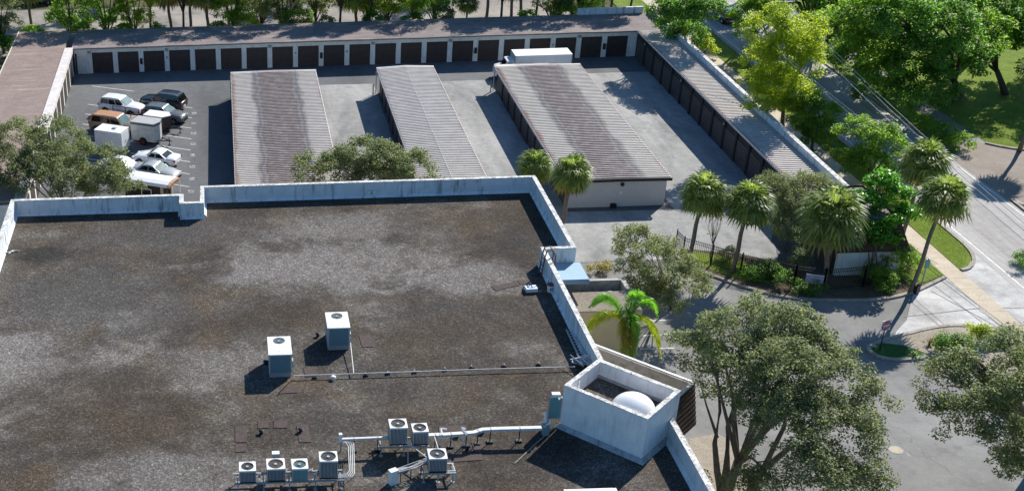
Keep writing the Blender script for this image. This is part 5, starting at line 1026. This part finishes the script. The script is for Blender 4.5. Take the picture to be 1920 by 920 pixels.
tree('umbrella_tree', 'glossy bright green umbrella tree with bare slanting stems at the end wall', at(1625, 530), px((1655, 335, 6.6, .8), (1620, 375, 5.4, .95), (1690, 365, 5.8, .8), (1705, 400, 4.8, .85), (1665, 345, 6.0, .6), (1640, 430, 3.6, 1.0), (1605, 420, 4.0, .8), (1680, 415, 4.5, .7), (1600, 380, 4.8, .8), (1625, 345, 5.6, .8), (1650, 385, 4.8, .9), (1590, 450, 2.8, .8), (1660, 450, 3.0, .9)), L_SCHEF, M_BARK, 130, .55, 85, .3, .09, .18, 12, asp=.42, stems=4, low=-.2)
tree('bare_sapling', 'nearly leafless small tree between the two palms at the fence', at(1332, 492), px((1345, 405, 2.8, .8), (1335, 440, 1.8, .5)), L_OLIVE, M_BARK, 16, .3, 8, .12, .05, .5, 10)
# shrubs
def shrub(label, base, ells, lm, M=30, cr=.4, nl=80, size=.14, **k): return tree('shrub', label, base, ells, lm, M_DBARK, M, cr, nl, size, .04, .15, 6, cat='shrub', **k)
shrub('sprawling green shrub at the right end of the planting bed', at(1690, 520), px((1680, 480, 1.6, 1.4, 1, 1.0), (1665, 520, .7, 1.0), (1705, 485, 1.2, .9), (1640, 510, 1.0, .8)), L_MID, 90, .42)
shrub('low dark shrub at the kerb below the sprawling green one', at(1655, 545), px((1655, 535, .5, .7), (1670, 515, .7, .6)), L_MID, 24, .35)
shrub('pale twiggy shrub inside the fence beside the sidewalk strip', at(1705, 505), px((1700, 500, .6, .8), (1720, 485, .7, .7)), L_OLIVE, 24, .35, 50, .12)
shrub('grey green shrub at the fence beside the driveway lane', at(1370, 488), px((1370, 475, .7, .7), (1355, 478, .5, .5)), L_OLIVE, 22, .35, 60, .12)
shrub('dark shrubs along the inside of the fence near the sign', at(1440, 525), px((1440, 505, .7, .9), (1410, 510, .6, .7), (1470, 520, .7, .9), (1500, 535, .5, .7), (1530, 540, .6, .8)), L_GREEN, 60, .4)
shrub('yellowish shrub at the fence end beside the blue canopy', at(1120, 510), px((1122, 503, .5, .8), (1140, 498, .5, .5)), m_leaf('dry leaf', [(.2, .17, .05), (.3, .25, .09), (.15, .14, .05)]), 26, .35, 60, .12)
shrub('clipped dark hedge block on the island', at(1790, 655), px((1768, 640, .7, .6, .6, .6), (1786, 642, .7, .8, .6, .6), (1806, 646, .7, .8, .6, .6)), L_GREEN, 80, .32, 110, .1, low=-1, flat=1.0)
shrub('yellow green shrub beside the white sign slab on the island', at(1832, 633), px((1825, 622, .8, .9), (1845, 625, .8, .8)), L_YEL, 40, .35, 90, .11)
shrub('loose green shrub in the far lawn strip by the road', at(1790, 265), px((1765, 250, .8, 1.4), (1800, 268, .7, 1.3), (1740, 232, .8, 1.2)), L_MID, 60, .5, 70, .2)
shrub('dark shrub mass under the trees across the road', at(1720, 200), px((1690, 180, 1.5, 2.0), (1740, 200, 1.2, 1.8), (1640, 170, 1.5, 2.0)), L_GREEN, 80, .6, 80, .22)
shrub('pale leafy shrub at the edge of the far lawn', at(1790, 190), px((1790, 185, .8, 1.3), (1760, 200, .8, 1.0)), L_OLIVE, 40, .45, 60, .18)
shrub('dark small shrub at the road edge on the far right', at(1915, 500), px((1912, 492, .5, .6), (1922, 480, .5, .7)), L_GREEN, 24, .35, 70, .12)
shrub('dark leafy shrub hugging the tall round tree at the sidewalk', at(1650, 370), px((1650, 352, .9, 1.0), (1675, 358, .8, .9)), L_GREEN, 40, .4, 80, .16)
for i, (x, y, lab) in enumerate(((1742, 647, 'spiky reddish plant on the island, the right one'), (1714, 668, 'spiky green plant with long shadow on the island, the left one'), (1806, 634, 'tiny spiky plant by the clipped hedge'))):
    p = at(x, y); t = thing('spiky_plant', lab, 'plant', p, 0, 'spiky plants on the island'); P = []
    m = MB()
    for k in range(34):
        a = rng.uniform(0, 6.28); e = rng.uniform(.3, 1.4); l = (.75 if i < 2 else .4)*rng.uniform(.7, 1.1); d = Vector((math.cos(a)*math.cos(e), math.sin(a)*math.cos(e), math.sin(e))); q = Vector((-d.y, d.x, 0)).normalized()*.045
        m.add([q*.5, d*l*.6+q, d*l-Vector((0, 0, .12)), d*l*.6-q], [(0, 1, 2, 3)])
    m.build('leaves', L_DEAD if i == 0 else L_OLIVE, t); MB().cyl((0, 0, 0), .07, .15, 8).build('stem', M_DBARK, t)
# ---------------- fan palms
def fan_leaf(m, o, d, pet, R, nb=13, droop=.35, mi=0):
    """one fan leaf: stalk and a half disc of narrow blades"""
    d = d.normalized(); s = d.cross(Vector((0, 0, 1)))
    if s.length < .05: s = Vector((1, 0, 0))
    s.normalize(); n = s.cross(d); c = o+d*pet+Vector((0, 0, -.1*pet))
    m.add([o+s*.02, c+s*.02, c-s*.02, o-s*.02], [(0, 1, 2, 3)], mi)
    for k in range(nb):
        a = (k/(nb-1)-.5)*3.7; l = R*(.72+.28*math.cos(a*.55))*random.uniform(.88, 1.08); b = d*math.cos(a)+s*math.sin(a); w = s*math.cos(a)-d*math.sin(a); f = n*(.12*math.cos(a))
        p1 = c+b*l*.55+f*l; p2 = c+b*l+f*l*.3-Vector((0, 0, droop*l)); ww = w*(.06*l/.8)
        m.add([c, p1+ww, p2, p1-ww], [(0, 1, 2, 3)], mi)
def fan_crown(nf, R, pet, lo=-.55, hi=1.35, seed=1, mat=None):
    random.seed(seed); m = MB(); g = 2.39996
    for i in range(nf):
        e = hi-(hi-lo)*((i+.5)/nf)**.85; a = i*g+random.uniform(-.25, .25)
        fan_leaf(m, Vector((0, 0, .1)), Vector((math.cos(a)*math.cos(e), math.sin(a)*math.cos(e), math.sin(e))), pet*random.uniform(.8, 1.1), R*random.uniform(.85, 1.1), droop=.14+.3*random.random(), mi=1 if e < lo+.28 and random.random() < .5 else 0)
    return m.mesh('crown', [L_FAN, L_FANY])
def fan_skirt(nf, R, seed=2):
    random.seed(seed); m = MB()
    for i in range(nf):
        e = -random.uniform(.75, 1.45); a = random.uniform(0, 6.28)
        fan_leaf(m, Vector((0, 0, -.05)), Vector((math.cos(a)*math.cos(e), math.sin(a)*math.cos(e), math.sin(e))), .55, R*.7, 9, .5)
    return m.mesh('dead_skirt', L_DEAD)
FC = [fan_crown(62, 1.2, 1.05, lo=-.75, seed=11), fan_crown(70, 1.25, 1.1, lo=-.85, seed=12), fan_crown(80, 1.25, 1.2, lo=-1.0, seed=13)]; FS = [fan_skirt(18, 1.3, 21), fan_skirt(34, 1.6, 22)]
def fan_palm(label, base, crown, sc=1.0, v=0, sk=0, r=.17, bark=None, group='fan palms by the fence and road', rz=0):
    base = Vector(base); crown = Vector(crown); t = thing('fan_palm', label, 'palm tree', base, 0, group); c = crown-base
    n = 9; pts = [c*(i/n)+Vector((.12*math.sin(i*.9), .1*math.cos(i*.7), 0))*(i/n)*(1-i/n)*3 for i in range(n+1)]
    MB().ring(pts, [r*1.35]+[r*(1.05-.25*i/n) for i in range(1, n+1)], 10).build('trunk', bark or M_PBARK, t, smooth=True)
    o = ob('crown', FC[v % 3], t, c, rz); o.scale = (sc, sc, sc)
    if sk is not None: o = ob('dead_skirt', FS[sk], t, c, rz); o.scale = (sc, sc, sc)
    return t
def pcrown(bpx, cpx, z0=0):
    """crown position: height from the picture, small lean allowed"""
    b = at(*bpx, z0); best = min((abs(at(*cpx, z).y-b.y-.0), z) for z in [i*.05 for i in range(40, 300)])
    return b, at(*cpx, best[1])
for lab, b, c, sc, v, sk, r in (('tall slender fan palm with long shadow, leaning over the driveway kerb', (1707, 548), (1770, 372), 1.0, 0, None, .15), ('fan palm standing on the road verge behind the slender tall one', (1690, 445), (1735, 305), 1.02, 1, 0, .16), ('left fan palm of the pair at the fence', (1289, 490), (1321, 363), .9, 2, 0, .17), ('right fan palm of the pair at the fence, with yellowing lower fronds', (1372, 512), (1405, 380), .95, 1, 0, .17), ('broad fan palm with thick brown skirt beside the umbrella tree', (1543, 542), (1561, 405), 1.18, 2, 1, .18),
                                ('right fan palm of the pair at the back parapet corner', (1050, 432), (1074, 325), .86, 1, 1, .2)):
    B_, C_ = pcrown(b, c); fan_palm(lab, B_, C_, sc, v, sk, r, rz=len(lab)*.7)
fan_palm('left fan palm of the pair at the back parapet corner', at(1010, 400), at(1004, 312, 4.3), .82, 0, 1, .18)
# palm whose shadow falls on the road at the right edge
fan_palm('fan palm at the right edge of the picture, its long shadow crossing the brown driveway', Vector((72.6, 107.2, 0)), Vector((72.9, 107.2, 7.6)), 1.0, 0, 0, .17)
# ---------------- feather palm
def frond(o, az, l, rise, fall, lw, name, mat, parent, n=64):
    m = MB(); d = Vector((math.cos(az), math.sin(az), 0)); s = Vector((-d.y, d.x, 0)); pts = []
    for i in range(n+1):
        t = i/n; pts.append(o+d*l*(t-.12*t*t)+Vector((0, 0, rise*math.sin(min(t*1.5, 1)*math.pi*.5)*(1 if t < .67 else 1)-fall*t**2.6)))
    m.ring(pts[::4], [.045*(1-.8*i/(len(pts[::4])-1)) for i in range(len(pts[::4]))], 5)
    for i in range(5, n+1):
        t = i/n; ll = lw*(math.sin(min(1, (t+.1)*1.02)*math.pi)**.5*.75+.2); p = pts[i]; tan = (pts[i]-pts[i-1]).normalized(); up_ = s.cross(tan)
        for q in range(8):
            a_ = rng.uniform(-.35, math.pi+.35); e = (s*math.cos(a_)+up_*math.sin(a_)*-.8+tan*.75).normalized(); k1 = p+e*ll*.5; k2 = p+e*ll*.92-Vector((0, 0, ll*.3)); w = tan.cross(e).normalized()*.022+tan*.016
            m.add([p, k1+w, k2, k1-w], [(0, 1, 2, 3)])
    return m.build(name, mat, parent)
fb = at(1172, 712); fc = Vector((at(1172, 603, 5.0).x, at(1172, 603, 5.0).y, 5.0)); fb = Vector((fc.x-.15, fc.y-.4, 0))
fp = thing('feather_palm', 'bright feather palm with drooping green and yellow fronds beside the tan wall', 'palm tree', fb); c = fc-fb
MB().ring([(0, 0, 0), c*.5+Vector((.05, .05, 0)), c-Vector((0, 0, .9))], [.2, .15, .13], 10).build('trunk', M_PBARK, fp, smooth=True); MB().ring([c-Vector((0, 0, .95)), c-Vector((0, 0, .4)), c], [.14, .13, .07], 10).build('crown_shaft', simple('green shaft', (.10, .2, .04), .5, .2), fp, smooth=True)
for az, l, rise, fall, mt in ((2.5, 2.7, 1.6, 1.2, L_COCO), (.45, 3.1, 1.45, 1.8, L_COCO), (.85, 2.4, 1.7, 1.1, L_COCO), (3.2, 3.1, .9, 1.8, L_COCOY), (-.3, 2.8, .6, 2.9, L_COCOY), (-1.8, 1.6, .5, 3.2, L_COCOB), (-1.2, 1.5, .8, 2.6, L_COCO), (-1.5, 1.9, .35, 3.8, L_COCOB)):
    frond(c, az, l, rise, fall, .85, 'frond', mt, fp)
# ---------------- trees behind the back row
bg_ = 'palms and trees behind the back storage row'
spec = [(18, 146.5, 't', L_OLIVE, 'bushy olive tree behind the left end of the back row'), (205, 147, 't', L_MID, 'bushy green tree behind the back row, over the left doors'), (283, 149, 'n', L_OLIVE, 'forked bare trunk tree behind the back row'), (323, 149.5, 'p', 0, 'palm with pale straight trunk behind the back row'), (357, 150, 'p', 1, 'palm with dark leaning trunk behind the back row'), (391, 149.5, 'p', 2, 'palm with pale base and bushy crown behind the back row'),
        (430, 151, 'p', 1, 'palm with shadowed trunk left of the olive tree behind the back row'), (488, 149, 't', L_OLIVE, 'olive tree with dark trunk behind the middle of the back row'), (592, 150, 't', L_OLIVE, 'dark trunked tree over the sunny patch behind the back row'), (668, 149, 'p', 2, 'hanging crowned palm behind the middle of the back row'), (725, 148.5, 't', L_MID, 'dense mid green tree behind the middle of the back row'), (775, 149.5, 't', L_YEL, 'yellowish tree behind the middle of the back row'), (874, 147.5, 's', 0, 'small low palm against the sunny path behind the back row'),
        (910, 151, 'p', 2, 'broad drooping palm behind the right doors of the back row'), (955, 148.5, 'p', 1, 'palm with ragged skirt behind the right doors'), (975, 152, 'p', 0, 'palm in the rear of the group behind the right doors'), (1002, 149, 'n', L_GREEN, 'dark forked trunk tree behind the right doors'), (1050, 148.5, 's', 1, 'small bushy palm at the right of the back row'), (1125, 150.5, 'n', L_GREEN, 'left of two dark trunks behind the white parapet'), (1141, 151, 'n', L_GREEN, 'right of two dark trunks behind the white parapet'), (110, 160, 't', L_MID, 'round tree in the far shade at the top left'), (60, 151, 'p', 2, 'broad palm at the left end behind the back row'), (545, 163, 't', L_GREEN, 'far dark tree beyond the back street in the middle'), (840, 166, 't', L_GREEN, 'far dark tree beyond the back street at the right'), (260, 168, 't', L_GREEN, 'far dark tree beyond the back street at the left')]
spec += [(X_, 147+(X_*7 % 5)*.6, 't' if i_ % 3 else 'n', (L_OLIVE, L_MID, L_YEL, L_GREEN, L_MID)[i_ % 5], lab_) for i_, (X_, lab_) in enumerate(((-60, 'bushy tree off the left corner of the back row'), (140, 'olive crowned tree above the second door of the back row'), (255, 'tree with hanging leaves above the fourth door'), (345, 'thin crowned tree between the palms at the left of the back row'), (440, 'leafy tree just left of the dark trunk palm'), (530, 'leafy tree left of the big pale green shrub'), (635, 'open crowned tree over the middle doors'),
    (690, 'leafy tree beside the hanging palm'), (815, 'olive tree beside the sunny path'), (935, 'leafy tree among the palms at the right'), (1030, 'dark leafy tree near the forked trunk at the right'), (1085, 'olive tree left of the white parapet'), (1175, 'leafy tree behind the white parapet corner')))]
for X, Y, kd, mt, lab in spec:
    zq = 3.0; p = min((at(X, y_*1.0, 0) for y_ in range(-80, 80, 1)), key=lambda q: abs(q.y-Y)); b = Vector((p.x, Y, 0)); x, y = b.x, b.y
    if kd == 'p': fan_palm(lab, b, b+Vector((rng.uniform(-.4, .4), .1, rng.uniform(5.6, 8.0))), 1.3, mt, 1, .19, group=bg_, rz=X)
    elif kd == 's': fan_palm(lab, b, b+Vector((0, 0, 4.0)), .75, mt, 0, .12, group=bg_, rz=X)
    elif kd == 'n': tree('leafy_tree', lab, b, [(Vector((x, y, 8.5)), (2.6, 2.2, 1.6)), (Vector((x+1.5, y+.5, 9)), (2, 2, 1.5))], mt, M_DBARK, 80, .8, 90, .26, .16, .45, 9, group=bg_)
    else: tree('leafy_tree', lab, b, [(Vector((x, y, 8.2)), (2.6, 2.2, 2.0)), (Vector((x+.4, y, 5.8)), (2.5, 1.8, 1.6)), (Vector((x-1.3, y+.3, 4.1)), (1.6, 1.3, 1.1)), (Vector((x+1.2, y, 3.8)), (1.5, 1.3, 1.1)), (Vector((x+.2, y, 3.2)), (1.2, 1.2, .8))], mt, M_DBARK, 185, .62, 62, .23, .17, .25, 10, group=bg_)
for i, (X, Y, w, hh, mt, lab) in enumerate(((8, 145.2, 2.2, 2.6, L_GREEN, 'dark broadleaf shrub at the far left behind the wing corner'), (75, 146, 2.0, 3.4, L_MID, 'tall leafy shrub behind the left corner of the back row'), (170, 145.6, 1.8, 3.6, L_MID, 'tall shrub left of the pale path opening'), (240, 145.6, 1.6, 3.4, L_YEL, 'low yellow green shrub behind the left doors'), (300, 146, .9, 3.6, L_MID, 'little shrub between the forked tree and the pale palm'), (410, 145.6, 1.2, 3.4, L_MID, 'shrub at the foot of the bushy palm'), (462, 145.6, 1.4, 3.9, L_YEL, 'yellow green shrub behind the middle of the back row'),
                                               (555, 145.8, 2.2, 4.4, L_MID, 'big pale green shrub behind the middle of the back row'), (610, 145.6, 1.2, 3.6, L_OLIVE, 'thin shrub right of the big pale green one'), (700, 145.6, 1.8, 3.9, L_GREEN, 'dark shrub under the dense tree behind the back row'), (770, 145.6, 1.6, 3.6, L_GREEN, 'dark shrub under the yellowish tree'), (830, 145.8, 1.2, 4.2, L_OLIVE, 'wispy shrub beside the sunny path'), (985, 145.6, 1.2, 3.6, L_GREEN, 'dark shrub between the palms at the right'), (1055, 145.6, 1.6, 4.0, L_MID, 'leafy shrub beside the small bushy palm'))):
    p = min((at(X, y_*1.0, 0) for y_ in range(-80, 80, 1)), key=lambda q: abs(q.y-Y)); x = p.x
    shrub(lab, (x, Y, 0), [(Vector((x, Y, hh*.72)), (w, 1.0, hh*.28)), (Vector((x+.3, Y+.3, hh*.35)), (w*.9, 1, hh*.35))], mt, int(34*w), .5, 70, .24, group='shrubs behind the back storage row')
# ---------------- grass blades on the near lawns
def turf(name, poly, n, h, mat):
    P = np.array(poly); lo, hi = P.min(0), P.max(0); pts = []
    while len(pts) < n:
        q = rng.uniform(lo, hi, (4*n, 2)); ins = np.zeros(len(q), bool); j = len(P)-1
        for i in range(len(P)):
            c = ((P[i, 1] > q[:, 1]) != (P[j, 1] > q[:, 1])) & (q[:, 0] < (P[j, 0]-P[i, 0])*(q[:, 1]-P[i, 1])/(P[j, 1]-P[i, 1]+1e-9)+P[i, 0]); ins ^= c; j = i
        pts += list(q[ins])
    q = np.array(pts[:n]); Q = np.c_[q, np.full(n, .06+h*.4)]; N = rng.normal(size=(n, 3)); N[:, 2] *= .35; N /= np.linalg.norm(N, axis=1)[:, None]
    tag(ob(name, leaf_mesh(name, Q, N, h, mat, .45)), kind='stuff')
L_TURF = m_leaf('turf blade', [(.10, .17, .03), (.15, .22, .04), (.21, .25, .07)], .15, .7)
turf('grass', [(55.5, 84.9), (56.8, 86.2), (57.7, 88.3), (57.7, 118), (55.5, 118)], 18000, .07, L_TURF); turf('grass', [(50.4, 83.0), (53.7, 84.1), (53.7, 118), (50.4, 118)], 18000, .07, L_TURF)
turf('grass', [(35.6, 88.6), (36.9, 85.7), (38.6, 84.0), (40.4, 83.4), (41.0, 85.2), (39.3, 87.5)], 5200, .07, L_TURF); turf('grass', [(66.3, 80), (66.3, 93.8), (68, 96.2), (76, 96.4), (76, 80)], 12000, .07, L_TURF)
turf('grass', [(71, 109.2), (74, 107.3), (84, 107), (90, 118), (71, 118)], 18000, .07, L_TURF)
# ================================================================ FENCE, SIGNS, LINES
M_FENCE = simple('black fence paint', (.018, .017, .016), .5, .3)
fpts = [at(1150, 517), at(1212, 505)] ; 
def fence(label, pts, h=1.75, sp=.14, post=2.4):
    p0 = Vector(pts[0]); t = thing('iron_fence', label, 'fence', p0, 0, 'black iron fences'); pk = MB()
    for a, b in zip(pts[:-1], pts[1:]):
        a, b = Vector(a)-p0, Vector(b)-p0; L = (b-a).length; d = (b-a)/L; n = int(L/sp)
        for z in (h-.05, h-.25, .15): MB().bar(a+Vector((0, 0, z)), b+Vector((0, 0, z)), .035).build('rail', M_FENCE, t)
        for i in range(n): q = a+d*(i+.5)*L/n; pk.box(q.x-.011, q.y-.011, .08, q.x+.011, q.y+.011, h+.06)
        k = max(1, round(L/post))
        for i in range(k+1):
            if i == k and b is not pts[-1]: pass
            q = a+d*i*L/k; MB().box(q.x-.035, q.y-.035, 0, q.x+.035, q.y+.035, h+.12).cyl((q.x, q.y, h+.12), .05, .04, 8, r2=.01).build('post', M_FENCE, t)
    tag(pk.build('pickets', M_FENCE, t), kind='stuff'); return t
fence('curving black iron picket fence along the planting bed', [(35.15, 89.4, .05), (35.3, 88.1, .05), (38.7, 85.0, .05), (41.9, 82.8, .05), (43.8, 82.1, .05), (46.9, 82.4, .05), (49.0, 83.6, .05)])
fence('short black iron fence run behind the annex, reaching the small oak', [(27.5, 78.6, 0), (29.6, 80.6, 0), (31.5, 81.6, 0)])
sp = at(1495, 528, .05); sg = thing('fence_sign', 'white notice board with three lines of dark lettering hung on the iron fence', 'sign', (43.05, 82.15, 1.0), -.33)
MB().box(-.62, -.03, -.35, .62, 0, .4).build('board', simple('pale violet board', (.66, .60, .72), .6, .1), sg)
M_INK = simple('dark lettering', (.12, .03, .16), .7, .2)
for z, s in ((.22, 'NO PARKING'), (0, 'AUTHORIZED'), (-.21, 'VEHICLES ONLY')): o = ob('lettering', text_mesh(s, .21 if len(s) < 12 else .165, M_INK, 'lettering', .002), sg, (0, -.036, z)); o.rotation_euler = (math.pi/2, 0, 0)
# do not enter sign
b = at(1649, 657, .09); ds = thing('road_sign', 'round dark red DO NOT ENTER sign on a thin post in the island turf', 'sign', b, .32)
MB().box(-.025, -.025, 0, .025, .025, 2.3).build('post', M_FENCE, ds)
MB().box(-.39, -.045, 1.62, .39, -.027, 2.40).build('board', M_WHITE, ds); MB().cyl((0, -.055, 2.01), .37, .012, 28, axis='y').build('red_disc', simple('sign red', (.36, .015, .05), .5, .15), ds); MB().box(-.29, -.066, 1.955, .29, -.056, 2.065).build('white_bar', M_WHITE, ds)
for z, s in ((2.2, 'DO NOT'), (1.83, 'ENTER')): o = ob('lettering', text_mesh(s, .15, M_WHITE, 'lettering', .002), ds, (0, -.058, z)); o.rotation_euler = (math.pi/2, 0, 0)
# white sign slab on the island
b = at(1862, 640, .08); ms = thing('sign_slab', 'low white sign slab partly hidden by the right oak', 'sign', b, .03); MB().box(-1.0, -.2, 0, 1.0, .2, 1.0).build('slab', M_TOWER, ms); MB().box(-1.06, -.26, 1.0, 1.06, .26, 1.08).build('cap', M_KERB, ms)
# utility box at the kerb, pole, power lines
b = at(1716, 548, .06); ub = thing('utility_box', 'small dark utility box at the kerb behind the tall palm', 'utility box', b, .5); MB().box(-.2, -.2, 0, .2, .2, .6).build('case', M_BLK, ub); MB().box(-.22, -.22, .6, .22, .22, .65).build('lid', M_DARKWALL, ub)
b = at(1727, 535, .06); gp = thing('grey_post', 'slim grey post with a small plate beside the tall palm', 'post', b); MB().ring([(0, 0, 0), (.05, 0, 2.3)], .05, 8).build('post', M_GREY, gp); MB().box(-.12, -.06, 1.5, .2, .02, 2.2).build('plate', M_PANELT, gp)
b = at(1420, 205); wp = thing('white_pole', 'thin white pole at the sidewalk beside the tall yellow green tree', 'pole', b); MB().ring([(0, 0, 0), (.05, 0, 2.6)], .05, 8).build('pole', M_PIPE, wp); MB().cyl((.05, 0, 2.6), .07, .06, 8).build('cap', M_GREY, wp)
b = Vector((57.2, 158, 0)); up = thing('utility_pole', 'pale utility pole with crossarm at the top edge carrying the wires', 'utility pole', b)
MB().ring([(0, 0, 0), (0, 0, 10.5)], [.2, .14], 10).build('pole', M_KERB, up)
ZW = 9.0
wires = [((1455, -8), (1660, 235), 9.0), ((1462, -8), (1672, 233), 9.05), ((1475, -10), (1745, 268), 9.4), ((1481, -10), (1756, 266), 9.45), ((1440, 10), (1722, 270), 8.5)]
arm = at(1468, 4, 9.2)
up.location = (arm.x, arm.y, 0)
MB().bar((-1.2, 0, 9.2), (1.2, 0, 9.2), .12).build('crossarm', M_GREY, up); MB().cyl((.35, -.2, 7.6), .28, .9, 14).build('transformer', M_TOP, up)
for x in (-1.1, -.4, .4, 1.1): MB().cyl((x, 0, 9.28), .06, .2, 8).build('insulator', M_WHITE, up)
for p, q, lab in (((1472, 0, 9.3), (1736, 258, 5.7), 'upper wire of the close pair strung along the road'), ((1466, 0, 9.3), (1730, 263, 5.6), 'lower wire of the close pair strung along the road'), ((1453, 12, 9.2), (1713, 269, 5.6), 'single wire just below the close pair along the road'),
                  ((1436, 66, 8.0), (1603, 213, 5.2), 'upper wire of the low pair passing behind the yellow green tree'), ((1432, 68, 7.9), (1598, 216, 5.1), 'lower wire of the low pair passing behind the yellow green tree')):
    a, c = at(*p), at(*q); n = 24; pts = []
    for k in range(-4, n+1):
        t = k/n*2.0; pts.append((c-a)*t+Vector((0, 0, .9*t*t))-Vector((0, 0, .9*t)))
    w = thing('power_line', lab, 'power line', a, 0, 'power lines along the road'); MB().ring(pts, .022, 5).build('wire', M_PIPE, w)
